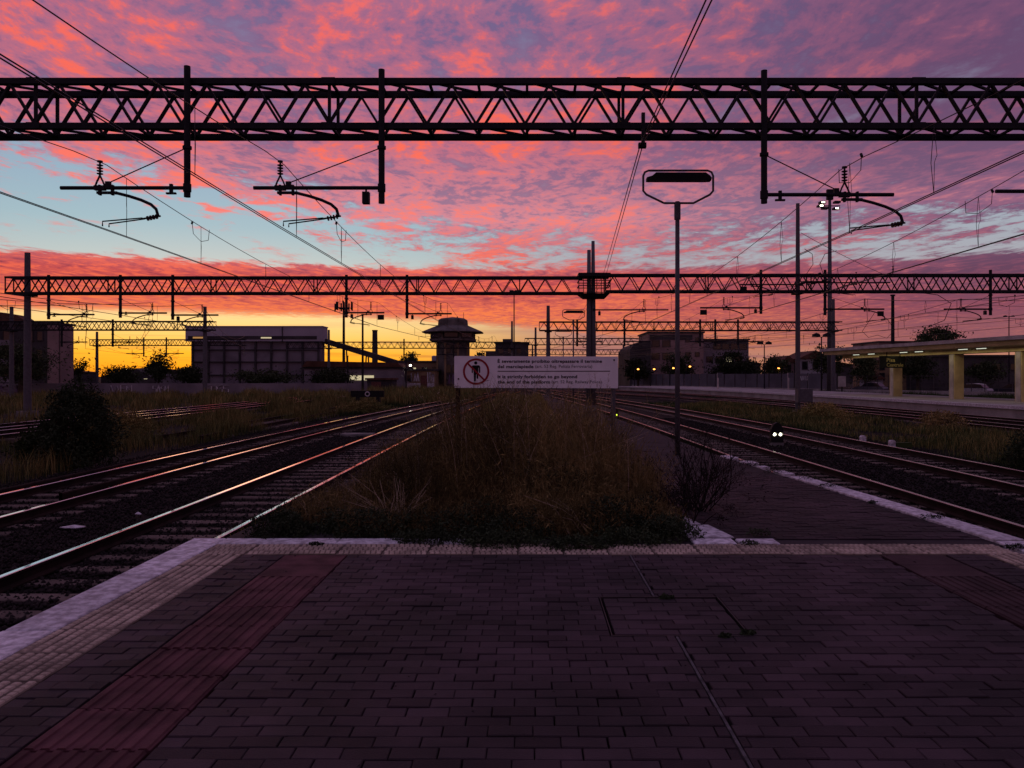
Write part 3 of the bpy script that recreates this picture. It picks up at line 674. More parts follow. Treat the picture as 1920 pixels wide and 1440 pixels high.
MB().bar((2.36,15.85,7.5),(2.36,15.85,6.8),.07).build('strap', ST, hk); MB().box(2.27,2.43,15.86,15.97,6.80,6.90).build('jaw', ST, hk)
def arcpts(a, b, sag, n=12): 
    a, b = Vector(a), Vector(b); return [a.lerp(b, i/n)-Vector((0,0,4*sag*(i/n)*(1-i/n))) for i in range(n+1)]
cable('thin stay cable from the tall mast down to the canopy side', arcpts((16.2,45.9,10.6),(21.5,46,8.0),.1), .015)
cable('looping jumper cable beside the tall mast, left loop', [(16.3,45.6,9.6),(16.75,45.6,9.3),(16.8,45.6,8.7),(16.4,45.6,8.1)], .018, 6)
cable('looping jumper cable beside the tall mast, right loop', [(18.2,45.6,9.5),(17.5,45.6,9.3),(17.2,45.6,8.7),(17.45,45.6,8.0)], .018, 6)
cable('hanging jumper cable below the gantry span by the canopy', [(22.6,45.7,7.1),(24.2,45.7,6.9),(25.0,45.7,6.4),(24.6,45.7,5.4),(23.6,45.7,5.0)], .022, 6)
cable('heart-shaped slack cable loop hanging on the lines above the canopy', [(22.4,50,6.2),(22.0,50,5.6),(21.6,50,5.0),(22.0,50,4.6),(22.6,50,4.75),(23.2,50,4.55),(23.7,50,5.1),(23.2,50,5.8),(22.5,50,6.2)], .016, 6)
mi_ = thing('mast_insulator', 'stacked insulators bristling on the tall mast at the second gantry', 'insulator', (16.9,45.5,7.5))
for x, z, l in ((16.7,7.55,.7),(17.3,7.7,.5),(17.0,8.05,.35)): MB().tube([(x,45.5,z),(x+l*.6,45.5,z+.1)], .07, 8).build('rod', M['ins'], mi_)
for x in (16.6,16.75,16.9,17.05,17.2,17.35): MB().lathe([(.06,-.02),(.15,0),(.06,.03)], (x,45.5,7.66), 10).build('disc', M['ins'], mi_)
MB().bar((16.2,45.5,7.66),(17.8,45.5,7.66),.08).build('crossarm', ST, mi_)
insulator(mi_, (21.5,45.6,7.9), .65)
cx_ = thing('signal_cabinet', 'grey cable cabinet strapped to the foot of the tall mast', 'cabinet', (16.17,45.9,.6))
MB().box(15.9,16.75,45.5,45.95,.55,1.35).build('case', M['galv'], cx_); MB().box(15.95,16.7,45.47,45.497,.6,1.3).build('door', M['galv'], cx_)

# ------------------------------------------------------------ prohibition sign at the platform end
SY = 10.5
sg = thing('prohibition_sign', 'wide white board on two posts forbidding passage beyond the platform end', 'sign', (.1, SY, zr(SY)))
sx0, sz1 = (852-990)/1450*SY, 2.11+(705-667.5)/1450*SY; U = 2.22/1737
def su(u, v, dy=0): return (sx0+(u-65)*U, SY-.018-dy, sz1-(v-97)*U)
bw, bh = 2.22, 338*U
bd = MB().prism([(sx0+.01,sz1-bh),(sx0+bw-.01,sz1-bh-.006),(sx0+bw,sz1-bh+.004),(sx0+bw,sz1-.016),(sx0+bw-.01,sz1-.008),(sx0+.01,sz1),(sx0,sz1-.01),(sx0,sz1-bh+.01)], SY-.015, SY+.015).build('board', M['signw'], sg)
for x, c in ((sx0+.045,'rust'),(sx0+bw-.06,'galv')):
    MB().tube([(x,SY+.05,zr(SY)-.2),(x,SY+.05,sz1-.05)], .032, 10).build('post', M[c], sg)
FN = {}
def text_mesh(s, bold):
    c = bpy.data.curves.new('t', 'FONT'); c.body = s; c.size = 1; c.offset = .026 if bold else 0.; c.space_character = 1.05; c.resolution_u = 3
    o = bpy.data.objects.new('t', c); COL.objects.link(o); bpy.context.view_layer.update()
    me = bpy.data.meshes.new_from_object(o.evaluated_get(bpy.context.evaluated_depsgraph_get())); bpy.data.objects.remove(o); bpy.data.curves.remove(c); return me
def lettering(s, u0, u1, vb, cap, bold, parent, fn, m, dy=.0, name='lettering'):
    me = text_mesh(s, bold); xs = [v.co.x for v in me.vertices]; a, b = min(xs), max(xs); k = cap/.70
    for v in me.vertices:
        X, Y_, Z = fn(u0+(v.co.x-a)/(b-a)*(u1-u0), vb-v.co.y*k); v.co = Vector((X, Y_-dy, Z))-parent_world(parent)
    me.materials.clear(); me.materials.append(m); me.update(); return link(bpy.data.objects.new(name, me), parent)
for s, a, b, vb, cap, bo in (('È severamente proibito oltrepassare il termine',525,1632,168,33,1),('del marciapiede',525,905,225,33,1),('(art. 52 Reg. Polizia Ferroviaria)',925,1527,222,32,0),
     ('It is strictly forbidden to go beyond',525,1368,332,33,1),('the end of the platform',525,1080,388,33,1),('(art. 52 Reg. Railway Police)',1098,1628,386,32,0)):
    lettering(s, a, b, vb, cap, bo, bd, su, M['ink'])
def flat(name, polys, m, parent, fn, dy=0.):
    mb = MB()
    for p in polys: mb.add([fn(u, v, dy) for u, v in p], [tuple(range(len(p)))])
    o = mb.build(name, m, parent); return o
flat('rule', [[(525,255),(525,263),(1718,262),(1718,254)]], M['ink'], bd, su)
cc = (297,262); ring = []
for k in range(48):
    a, b = 2*math.pi*k/48, 2*math.pi*(k+1)/48
    ring.append([(cc[0]+r*math.cos(t_), cc[1]+r*math.sin(t_)) for r, t_ in ((140,a),(140,b),(119,b),(119,a))])
flat('prohibition_ring', ring, M['signred'], bd, su, .001)
flat('prohibition_bar', [[(205,186),(217,172),(388,343),(375,356)]], M['signred'], bd, su, .003)
pg = [[(293+17*math.cos(2*math.pi*k/20),171+17*math.sin(2*math.pi*k/20)) for k in range(20)], [(262,196),(324,196),(336,204),(340,216),(340,272),(333,280),(327,272),(325,222),(321,222),(319,290),(319,335),(311,341),(303,335),(302,292),(296,292),(294,362),(284,370),(274,362),(272,290),(266,222),(262,222),(262,272),(256,280),(250,272),(250,214),(254,203)]]
flat('figure', pg, M['ink'], bd, su)
for u, v in ((110,340),(1760,140)): MB().tube([su(u,v,-.002), su(u,v,.006)], .012, 8).build('bolt', M['rust'], bd)

# ------------------------------------------------------------ platform lamps in ring frames
def plat_lamp(label, px, Y, zb, zt0, zb0=None):
    k = 18/1450; x0 = (px-990)/1450*Y; T = thing('platform_lamp', label, 'lamp post', (x0, Y, zb), 'ring framed platform lamps')
    z0 = zt0
    P = lambda u, v: (x0+(u-1270)*k, Y, z0+(378-v)*k)
    MB().tube([(x0,Y,zb),(x0,Y,zb+(z0-zb)*.5),(x0,Y,z0)], [.062,.055,.05], 12).build('pole', M['galv'], T, smooth=True)
    pts = [(1245,381),(1212,365),(1206,358),(1206,330),(1209,323),(1216,320),(1327,320),(1334,323),(1337,330),(1337,358),(1331,365),(1300,381),(1245,381)]
    MB().tube([P(*p) for p in pts], .026, 8, cap=False).build('ring_frame', M['galv'], T)
    MB().prism([(x0+(u-1270)*k, z0+(378-v)*k) for u, v in ((1212,340),(1212,334),(1222,331),(1229,325),(1322,325),(1330,331),(1333,335),(1332,340))], Y-.09, Y+.09).build('lamp_housing', M['steel'], T)
    MB().box(x0-.68,x0+.68,Y-.07,Y+.07,z0+.462,z0+.472).build('diffuser', M['conc'], T)
    MB().lathe([(.075,0),(.075,.4)], (x0,Y,z0-.42), 10).build('collar', M['galv'], T)
plat_lamp('tall platform lamp with ring frame rising from the twiggy shrub', 1270, 18, zr(18)-.05, 2.11+327/1450*18)
plat_lamp('platform lamp with ring frame beyond the twin mast, taller looking of two', 1075, 57, .1, 2.11+(705-599)/1450*57)
plat_lamp('platform lamp with ring frame, farthest of the row behind the sign', 1056, 77, .1, 2.11+(705-631)/1450*77)

# ------------------------------------------------------------ dwarf signals
EW = mat('lamp_white', (.9,.9,.9), .3, emit=((1,.93,.7), 9.)); EY = mat('lamp_yellow', (.6,.7,.1), .3, emit=((.7,.9,.05), 2.2))
EO = mat('lamp_orange', (.9,.5,.2), .3, emit=((1,.36,.06), 5.)); EF = mat('lamp_tube', (.9,.9,.9), .3, emit=((.95,1,.8), .75))
def dwarf(label, x, Y, zb, h, mats, sp=.12, r=.048):
    T = thing('dwarf_signal', label, 'signal', (x,Y,zb))
    MB().box(x-.2,x+.2,Y-.1,Y+.12,zb-.05,zb+.12).build('base', M['conc'], T)
    pf = [(x-.2,zb+.1),(x+.2,zb+.1),(x+.2,zb+h*.72),(x+.12,zb+h*.93),(x,zb+h),(x-.12,zb+h*.93),(x-.2,zb+h*.72)]
    MB().prism(pf, Y-.06, Y+.1).build('housing', M['black'], T)
    for i, mm in enumerate(mats):
        xx = x+(i-(len(mats)-1)/2)*sp*1.6; zz = zb+h*.5
        MB().tube([(xx,Y-.075,zz),(xx,Y-.055,zz)], r, 12).build('lens', mm, T)
        hd = MB(); 
        for q in range(7):
            a0, a1 = math.pi*q/6, math.pi*(q+1)/6
            if q < 6: hd.add([(xx+(r+.02)*math.cos(a_),yy,zz+(r+.02)*math.sin(a_)) for a_, yy in ((a0,Y-.16),(a1,Y-.16),(a1,Y-.05),(a0,Y-.05))], [(0,1,2,3)])
        hd.build('hood', M['black'], T)
dwarf('low black dwarf signal showing two bright white lamps between the tracks', 8.2, 25.5, -.2, .78, [EW,EW])
dwarf('low dwarf signal with one white and one yellow-green lamp behind the sign post', 4.02, 36, .0, .6, [EW,EY], .14, .04)

# ------------------------------------------------------------ buffer stop
bs = thing('buffer_stop', 'dark buffer stop with a white ring closing the overgrown spur', 'buffer stop', (-12.6,61,-.3))
MB().box(-13.95,-11.35,60.85,61.15,.45,.95).build('cross_beam', M['black'], bs)
for x in (-13.4,-11.8): MB().prism([(x-.18,-.32),(x+.18,-.32),(x+.12,.46),(x-.12,.46)], 60.8, 61.2).build('leg', M['black'], bs)
rg = MB()
for k in range(20):
    a, b = 2*math.pi*k/20, 2*math.pi*(k+1)/20
    rg.add([(-12.63+r*math.cos(t_),60.83,.7+r*math.sin(t_)) for r, t_ in ((.2,a),(.2,b),(.13,b),(.13,a))], [(0,1,2,3)])
rg.build('white_ring', M['white'], bs)

# small concrete markers by the right track
for x, y, l in ((cR2(27)+1.4,26.5,'small white concrete marker post by the right track, plain one'),(cR2(25)+1.45,24.6,'small white concrete marker post by the right track, with a slab beside it')):
    T = thing('marker_post', l, 'marker', (x,y,-.25)); MB().prism([(x-.09,-.3),(x+.09,-.3),(x+.09,.03),(x+.05,.07),(x-.05,.07),(x-.09,.03)], y-.07, y+.07).build('block', M['white'], T)
    if 'slab' in l: MB().box(x+.12,x+.6,y-.1,y+.1,-.3,.0).build('slab', M['ggreen'], T)
def scrap(label, x, y, sz, seed):
    random.seed(seed); n = 7
    vs = [(x+sz*(.7+.6*random.random())*math.cos(2*math.pi*k/n), y+sz*(.5+.6*random.random())*math.sin(2*math.pi*k/n), -.145+random.random()*.03) for k in range(n)]+[(x,y,-.10)]
    vs += [(a,b,c-.01) for a,b,c in vs]; m = MB().add(vs, [(k,(k+1)%n,n) for k in range(n)]+[((k+1)%n+n+1,k+n+1,2*n+1) for k in range(n)])
    tag(m.build('litter', M['white']), label, 'litter')
scrap('crumpled sheet of white paper lying on the ballast between the left tracks', -6.75, 11.5, .17, 3)
scrap('small torn scrap of paper on the ballast near the crumpled sheet', -6.35, 12.6, .07, 4)
scrap('pale scrap of litter lying beside the second rail of the left track, farther off', -5.9, 14.2, .06, 5)
random.seed(21)
tag(MB().add(*brick_geo(-7.1,-5.9,29.2,29.9,-.3,-.08,.02)).build('concrete_lid', M['conc']), 'pale concrete duct lid lying between the two left tracks', 'duct lid')

# ------------------------------------------------------------ weeds and grass
def mound(x, y):                                            # height of the overgrowth on the platform end
    hs = 0
    for (cx0,cy0,rx,ry,h) in ((-.55,10.0,1.1,2.0,1.5),(.45,9.9,1.0,2.0,1.36),(-1.35,10.2,.9,2.0,.86),(1.15,9.5,.6,1.3,.8),(-2.1,9.2,.7,1.5,.34),(.1,8.1,1.6,.75,.5),(-1.5,8.0,.5,.5,.3),(.55,7.75,.5,.4,.28)):
        q = 1-((x-cx0)/rx)**2-((y-cy0)/ry)**2
        hs = np.maximum(hs, h*np.sqrt(np.clip(q,0,1)))
    return hs
def fennel(label, x0, x1, y0, y1, n, hmul, m, seedheads=True):
    N = n; x = rng.uniform(x0,x1,N*3); y = rng.uniform(y0,y1,N*3); h = mound(x,y); k = np.nonzero(h > .08)[0][:N]
    x, y, h = x[k], y[k], h[k]; N = len(k); zb = np.array([zr(b) for b in y])
    L = h*rng.uniform(.35,1.12,N)*hmul; az = rng.uniform(0,6.28,N); ln = rng.normal(0,.28,N)
    tt = np.linspace(0,1,4)[None,:]; P = np.zeros((N,4,3))
    P[:,:,0] = x[:,None]+np.cos(az)[:,None]*ln[:,None]*L[:,None]*tt**1.5+rng.normal(0,.012,(N,4)); P[:,:,1] = y[:,None]+np.sin(az)[:,None]*ln[:,None]*L[:,None]*tt**1.5+rng.normal(0,.012,(N,4)); P[:,:,2] = zb[:,None]-.03+L[:,None]*tt
    r = np.linspace(.0042,.0015,4)[None,:]*np.ones((N,1))
    g1 = stems_geo(P, r)
    # side twigs
    K = N*7; idx = rng.integers(0,N,K); q = rng.uniform(.2,1,K); b = P[idx,0]*(1-q)[:,None]+P[idx,3]*q[:,None]; d = rng.normal(size=(K,3)); d[:,2] = np.abs(d[:,2])*.9+.2; d /= np.linalg.norm(d,axis=1)[:,None]
    ll = rng.uniform(.05,.2,K)*np.clip(L[idx],.3,1.2); mid = b+d*(ll*.5)[:,None]+rng.normal(0,.012,(K,3)); e = b+d*ll[:,None]+rng.normal(0,.02,(K,3))
    Q = np.stack([b,mid,e],1); g2 = stems_geo(Q, np.array([.0022,.0016,.0008])[None,:]*np.ones((K,1)))
    T = thing('dry_weed_clump', label, 'weeds', ((x0+x1)/2,(y0+y1)/2,zr((y0+y1)/2)))
    for nm, (V,F) in (('stems',g1),('twigs',g2)): npmesh(nm, V-np.array(T.location), F, m, T)
    # fine dry leaf threads, the mass of the clump
    K = N*10; idx = rng.integers(0,N,K); q = rng.uniform(.05,1,K); c = P[idx,0]*(1-q)[:,None]+P[idx,3]*q[:,None]+rng.normal(0,.06,(K,3)); c[:,2] = np.maximum(c[:,2], .2)
    V, F = leaves_geo(c, rng.uniform(.018,.055,K), .09); npmesh('leaves', V-np.array(T.location), F, m, T)
fennel('tall brown dry fennel clump in front of the left post of the sign', -1.9, -.2, 7.55, 12.4, 3000, 1., M['fennel'])
fennel('tall brown dry weed clump beneath the middle of the sign board', -.2, .9, 7.5, 12.2, 3000, 1., M['fennel'])
fennel('brown dry weed clump at the right post of the sign', .9, 1.6, 7.6, 11.6, 1500, 1., M['fennel'])
fennel('low brown weeds spilling from the platform end towards the left rail', -2.9, -1.6, 8.0, 11.0, 1400, 1., M['fennel'])
def leafy(label, cx0, cy0, rx, ry, h, n, m, zb, ls=.02, name='low_bush'):
    T = thing(name, label, 'bush', (cx0,cy0,zb)); u = rng.normal(size=(n,3)); u /= np.linalg.norm(u,axis=1)[:,None]; rad = rng.uniform(.45,1.,n)**.5
    lump = 1+.28*np.sin(u[:,0]*5+cx0*3)*np.cos(u[:,1]*4+cy0)+.15*np.sin(u[:,2]*9+u[:,0]*7)
    c = u*(rad*lump)[:,None]*np.array([rx,ry,h]); c[:,2] = np.abs(c[:,2])
    V, F = leaves_geo(c, rng.uniform(.5,1.3,n)*ls); npmesh('foliage', V, F, m, T)
    k = max(30, n//60); e = c[rng.integers(0,n,k)]; b = e*np.array([.15,.15,0]); mid = (b+e)/2+rng.normal(0,.03,(k,3))*rx
    V, F = stems_geo(np.stack([b,mid,e],1), np.array([.008,.005,.002])[None,:]*np.ones((k,1))*(rx/.5)); npmesh('stems', V, F, M['twig'], T)
    return T
leafy('small dense green bush at the corner of the white platform edge', -2.45, 7.75, .30, .32, .26, 5000, M['bleaf'], .50, .016)
leafy('dark green mat of weeds creeping over the tactile strip, left patch', -1.5, 7.85, .7, .5, .24, 8000, M['bleaf'], .50, .018)
leafy('dark green mat of weeds creeping over the tactile strip, middle patch', -.35, 7.74, .66, .52, .30, 9000, M['bleaf'], .50, .018)
leafy('dark green mat of weeds creeping over the tactile strip, under the right sign post', .95, 7.85, .62, .5, .34, 9000, M['bleaf'], .50, .018)
for x, y, rx, ry, h, l in ((-.95,7.28,.34,.16,.10,'left runner'),(-.2,7.16,.42,.2,.13,'broad dark runner'),(.45,7.05,.3,.16,.10,'thin low runner'),(.95,7.22,.36,.18,.14,'right runner'),(1.35,7.5,.3,.25,.2,'runner at the white slab')):
    leafy('creeping weeds spilling over the tactile strip, '+l, x, y, rx, ry, h, 1900, M['bleaf'], ZP, .016, 'creeping_weed')
leafy('green leafy weed in the middle of the dry clump', .35, 8.7, .7, .5, .62, 9000, M['bleaf'], .48, .016)
leafy('yellowish green weed at the left side of the dry clump', -1.55, 9.3, .45, .5, .48, 5000, M['ggreen'], .45, .016)
for x, y, s, l in ((.97,5.43,.05,'tiny weed growing at the far corner of the inspection cover'),(1.33,4.68,.045,'tiny weed growing at the near right corner of the inspection cover'),(1.18,4.63,.035,'tiny weed in the near joint of the inspection cover'),(2.28,7.62,.12,'small dark weed beside the broken white slab'),(2.05,7.15,.09,'small dark weed on the tactile strip before the broken white slab'),(-1.95,7.12,.07,'tiny green tuft on the tactile strip near the white corner')):
    leafy(l, x, y, s, s*.7, s*.5, 260, M['bleaf'], ZP, .012, 'weed_tuft')
for x, y, h in ((4.5,8.6,.10),(4.42,9.9,.06),(4.5,11.6,.12),(4.6,12.6,.16),(4.42,7.0,.07),(4.45,13.8,.2),(4.4,15.2,.25)):
    leafy('small weed tuft rooted in the joint of the white sloping kerb', x, y, h*1.3, h*1.2, h*.6, 300, M['bleaf'], zr(y), .012, 'weed_tuft')['group'] = 'weed tufts along the white kerb'
# bare twiggy shrub
def twiggy(label, x, y, z, H, n0, spread, seed):
    r = np.random.default_rng(seed); segs = []; 
    def grow(p, d, L, rad, lev):
        q = p+d*L*.5+r.normal(0,.03*L,3); e = q+d*L*.5+r.normal(0,.05*L,3); segs.append((p,q,e,rad))
        if lev == 0: return
        for _ in range(r.integers(2,5)):
            nd = d+r.normal(0,.55,3); nd[2] += .12; nd /= np.linalg.norm(nd); f = r.uniform(.35,1); grow(p+(e-p)*f, nd, L*r.uniform(.5,.75), rad*.6, lev-1)
    for k in range(n0):
        a = r.uniform(0,6.28); d = np.array([math.cos(a)*spread,math.sin(a)*spread,1.])*1; d[:2] *= r.uniform(.2,1); d /= np.linalg.norm(d)
        grow(np.array([r.normal(0,.06),r.normal(0,.06),0]), d, H*r.uniform(.4,.6), .010, 3)
    P = np.array([[s[0],s[1],s[2]] for s in segs]); rr_ = np.array([[s[3],s[3]*.8,s[3]*.55] for s in segs])
    T = thing('twiggy_shrub', label, 'shrub', (x,y,z)); V, F = stems_geo(P, rr_); npmesh('branches', V, F, M['twig'], T)
    e = P[rng.integers(0,len(P),900),2]+rng.normal(0,.015,(900,3)); V, F = leaves_geo(e, rng.uniform(.008,.02,900)); npmesh('leaves', V, F, M['twig'], T)
twiggy('bare dark twiggy shrub growing at the foot of the tall platform lamp', 2.05, 9.3, .45, 1.12, 26, 1.5, 5)
twiggy('smaller bare twiggy shrub hugging the right side of the dry weeds', 1.75, 8.4, .48, .55, 10, 1.3, 9)
# tall wisps with feathery seed heads standing out of the clump
def wisps(label, x0, x1, y0, y1, n, lo, hi):
    T = thing('seeding_wisps', label, 'weeds', ((x0+x1)/2,(y0+y1)/2,zr((y0+y1)/2))); o = np.array(T.location)
    x = rng.uniform(x0,x1,n); y = rng.uniform(y0,y1,n); zb = np.array([zr(q) for q in y]); L = rng.uniform(lo,hi,n)*np.clip(mound(x,y)/1.2+.25,.3,1.2); az = rng.uniform(0,6.28,n); ln = np.abs(rng.normal(0,.3,n)); tt = np.linspace(0,1,5)[None,:]
    P = np.zeros((n,5,3)); P[:,:,0] = x[:,None]+np.cos(az)[:,None]*(ln*L)[:,None]*tt**2; P[:,:,1] = y[:,None]+np.sin(az)[:,None]*(ln*L)[:,None]*tt**2; P[:,:,2] = zb[:,None]+L[:,None]*tt*(1-.1*tt)
    V, F = stems_geo(P-o, np.linspace(.0045,.0015,5)[None,:]*np.ones((n,1))); npmesh('stems', V, F, M['straw'], T)
    K = n*26; idx = np.repeat(np.arange(n),26); q = rng.uniform(.68,1.04,K); b_ = P[idx,3]*(1-(q-.68)/.32)[:,None]+P[idx,4]*((q-.68)/.32)[:,None]; d = rng.normal(size=(K,3)); d[:,2] += .7; d /= np.linalg.norm(d,axis=1)[:,None]; ll = rng.uniform(.02,.09,K)
    V, F = stems_geo(np.stack([b_,b_+d*ll[:,None]],1)-o, np.array([.0016,.0008])[None,:]*np.ones((K,1))); npmesh('seed_twigs', V, F, M['fennel'], T)
    e = b_+d*ll[:,None]; V, F = leaves_geo(e-o, rng.uniform(.004,.010,K)); npmesh('seeds', V, F, M['straw'], T)
wisps('feathery seeding wisps rising over the brown weeds before the sign board', -1.1, 1.2, 8.6, 11.2, 90, .9, 1.55)
wisps('short pinkish seeding wisps at the left flank of the weeds', -2.6, -1.1, 8.2, 10.4, 70, .5, 1.0)
# pale straw stalks
def stalks(label, L):
    T = thing('straw_stalks', label, 'stalks', L[0][0])
    for a, b, c in L:
        a, b = Vector(a), Vector(b); m_ = (a+b)/2+Vector((0,0,c))
        MB().tube([a,m_,b], [.0026,.002,.0012], 4).build('stalk', M['straw'], T)
random.seed(4)
stalks('fan of pale bent straw stalks at the left front of the weeds', [((-1.35+random.uniform(-.1,.1),8.0,.52),(-1.35+random.uniform(-.75,.35),8.2+random.uniform(-.2,.5),.62+random.random()*.42),.06) for _ in range(44)])
stalks('few pale straw stalks leaning over the front edge of the weeds', [((.45+random.uniform(-.1,.3),7.55,.56),(.25+random.uniform(-.4,.5),7.6+random.uniform(-.2,.3),.75+random.random()*.2),.06) for _ in range(7)])
stalks('scattered pale stalks standing inside the brown dry weeds', [((random.uniform(-1.2,1.4),y_:=random.uniform(8.6,10),.45),(random.uniform(-1.3,1.5),y_+.1,random.uniform(.9,1.6)),.03) for _ in range(22)])
def grass(name, label, fx0, fx1, y0, y1, n, h0, h1, m, z=-.28, wd=.012, pw=1., cl=None):
    y = y0+(y1-y0)*rng.random(n)**pw; u = rng.random(n); x = np.array([fx0(a)+(fx1(a)-fx0(a))*b for a, b in zip(y,u)])
    den = np.sin(x*1.3+y*.55)+np.sin(x*.61-y*.37+1.2)+np.sin(y*.9+x*.2)*.6
    keep = den+rng.normal(0,.7,n) > -.35; x, y, den = x[keep], y[keep], den[keep]; n = len(x)
    H = rng.uniform(h0,h1,n)*np.clip(.75+.28*den,.3,1.5); V, F = blades_geo(np.stack([x,y,np.full(n,z)],-1), H, rng.uniform(.6,1.4,n)*wd*np.clip(y/22,.8,3), rng.uniform(.1,.75,n))
    o = npmesh(name, V, F, m); tag(o, label, 'grass', kind='stuff'); return o
one = lambda v: (lambda y: v)
grass('dry_grass', 'dry tan grass on the strip left of the tracks', one(-18.6), lambda y: min(-11.3, cL2(y)-2.6), 17, 70, 42000, .25,.75, M['gdry'])
grass('green_grass', 'short green grass on the strip left of the tracks', one(-18.6), lambda y: cL2(y)-2.4, 14, 70, 30000, .12,.4, M['ggreen'])
grass('dry_grass', 'dry grass beyond the disused tracks on the left', one(-60), one(-23.8), 30, 100, 40000, .3,.9, M['gdry'], wd=.016)
grass('green_grass', 'dark green weeds between the disused tracks', one(-24), one(-18.8), 22, 80, 16000, .06,.22, M['ggreen'])
grass('dry_grass', 'dry tan weeds on the verge right of the dwarf signal', lambda y: cR2(y)+2.0, lambda y: cR3(y)-1.8, 13, 62, 34000, .15,.5, M['gdry'])
grass('green_grass', 'dark green grass on the verge right of the dwarf signal', lambda y: cR2(y)+1.7, lambda y: cR3(y)-1.4, 12, 66, 52000, .12,.42, M['ggreen'])
grass('green_grass', 'grass between the rails before the canopy platform', lambda y: cR3(y)+.9, lambda y: cR4(y)-.9, 20, 90, 14000, .08,.25, M['ggreen'])
grass('green_grass', 'green weeds in the hollow between the sloping platform end and its rail', lambda y: 4.72, lambda y: cR1(y)-.85, 9.5, 30, 6500, .08,.34, M['ggreen'])
grass('dry_grass', 'dry weeds along the left rail beside the platform end', lambda y: -3.9, lambda y: -2.4, 8.2, 30, 7000, .1,.42, M['gdry'])
grass('dry_grass', 'brown weeds covering the far old platform', lambda y: -2.6, lambda y: 1.2, 12.5, 70, 26000, .15,.62, M['gdry'], z=.1)
grass('dry_grass', 'rough brown grass far behind the buffer stop', lambda y: -34, lambda y: -3.5-.02*y, 62, 130, 42000, .4,1.1, M['gdry'], wd=.018)
grass('green_grass', 'rough grass far out before the fence on the right', lambda y: 30, lambda y: 52, 62, 100, 26000, .25,.7, M['ggreen'], wd=.018)
# the round shrub on the left
def shrub(label, x, y, z, rx, h, n, ls, m, name='round_shrub'):
    T = thing(name, label, 'shrub', (x,y,z)); u = rng.normal(size=(n,3)); u /= np.linalg.norm(u,axis=1)[:,None]; rad = rng.uniform(.3,1,n)**.4
    lump = 1+.24*np.sin(u[:,0]*6+2)*np.cos(u[:,2]*5)+.18*np.sin(u[:,1]*9+u[:,2]*8)+rng.normal(0,.09,n)
    c = u*(rad*lump)[:,None]*np.array([rx,rx,h*.5]); c[:,2] += h*.5; wtap = np.clip(1.25-.62*c[:,2]/h,.35,1.2); c[:,0] *= wtap; c[:,1] *= wtap
    V, F = leaves_geo(c, rng.uniform(.5,1.3,n)*ls); npmesh('foliage', V, F, m, T)
    k = 60; e = c[rng.integers(0,n,k)]; b = e*np.array([.1,.1,0])+np.array([0,0,-.1]); V, F = stems_geo(np.stack([b,(b+e)/2+rng.normal(0,.06,(k,3)),e],1), np.array([.02,.012,.005])[None,:]*np.ones((k,1))); npmesh('stems', V, F, M['twig'], T)
shrub('large dark rounded shrub standing alone beside the second left track', -11.75, 20.2, -.3, .92, 2.15, 15000, .045, M['bleaf'])
shrub('low pale shrub at the left side of the large dark shrub', -12.9, 20.5, -.3, .7, 1.0, 5000, .04, M['ggreen'])
shrub('low bush in the dry grass behind the dark rounded shrub', -15.5, 29, -.3, 1.4, 1.1, 6000, .05, M['gdry'])
shrub('bushy weeds before the buffer stop, beside the second left track', -10.5, 50, -.3, 1.6, .8, 5000, .06, M['gdry'])
shrub('brown bush on the verge below the tall mast', 15.2, 40, -.3, 1.3, 1.0, 5000, .05, M['gdry'])
shrub('reddish brown bush on the verge before the canopy columns', 18.2, 34, -.3, 1.0, .85, 4000, .045, M['fennel'])
shrub('dark bush standing at the right track opposite the marker posts', 12.6, 19, -.3, .8, 1.1, 6000, .04, M['bleaf'])

# ------------------------------------------------------------ buildings
B = dict(pink=mat('plaster_pink', (.26,.18,.17), .9, var=.2, scale=.3), ochre=mat('plaster_ochre', (.24,.17,.10), .9, var=.25, scale=.4), grey=mat('wall_grey', (.19,.165,.185), .9, var=.25, scale=.25), hall=mat('hall_cladding', (.34,.31,.36), .85, var=.1, scale=.2),
 dark=mat('dark_wall', (.055,.05,.052), .9, var=.3, scale=.3), roof=mat('roof_tile', (.10,.05,.035), .9, var=.3, scale=.6), conc=mat('tower_concrete', (.11,.098,.092), .9, var=.4, scale=.5), cream=mat('cream_paint', (.50,.40,.20), .8, var=.2, scale=1.), cwhite=mat('column_white', (.42,.38,.36), .8, var=.2, scale=1.5),
 white=mat('house_white', (.34,.32,.34), .85, var=.1), fence=mat('fence_panel', (.10,.095,.115), .85, var=.2, scale=.4, rnd=.1), paint=mat('graffiti_white', (.55,.52,.55), .8, var=.2, scale=3), pur=mat('graffiti_violet', (.16,.10,.18), .8), plat=mat('far_platform', (.30,.27,.26), .9, var=.25, scale=.6), rust=mat('red_door', (.14,.06,.05), .8))
GL = M['glass']; LITW = mat('lit_window', (.3,.3,.25), .5, emit=((1,.85,.5), .55)); LITR = mat('glow_strip', (.3,.2,.1), .5, emit=((1,.5,.15), .35))
def windows(T, xs, zs, w, h, Y, m=None, lit=()):
    for i, x in enumerate(xs):
        for j, z in enumerate(zs):
            f = MB(); e = .09
            for a,b,c,d in ((x-w/2-e,x+w/2+e,z-h/2-e,z-h/2),(x-w/2-e,x+w/2+e,z+h/2,z+h/2+e),(x-w/2-e,x-w/2,z-h/2,z+h/2),(x+w/2,x+w/2+e,z-h/2,z+h/2)): f.box(a,b,Y-.12,Y+.02,c,d)
            o = f.build('window', B['dark'] if m is None else m, T); MB().box(x-w/2,x+w/2,Y-.03,Y-.004,z-h/2,z+h/2).build('pane', LITW if (i,j) in lit else GL, o)
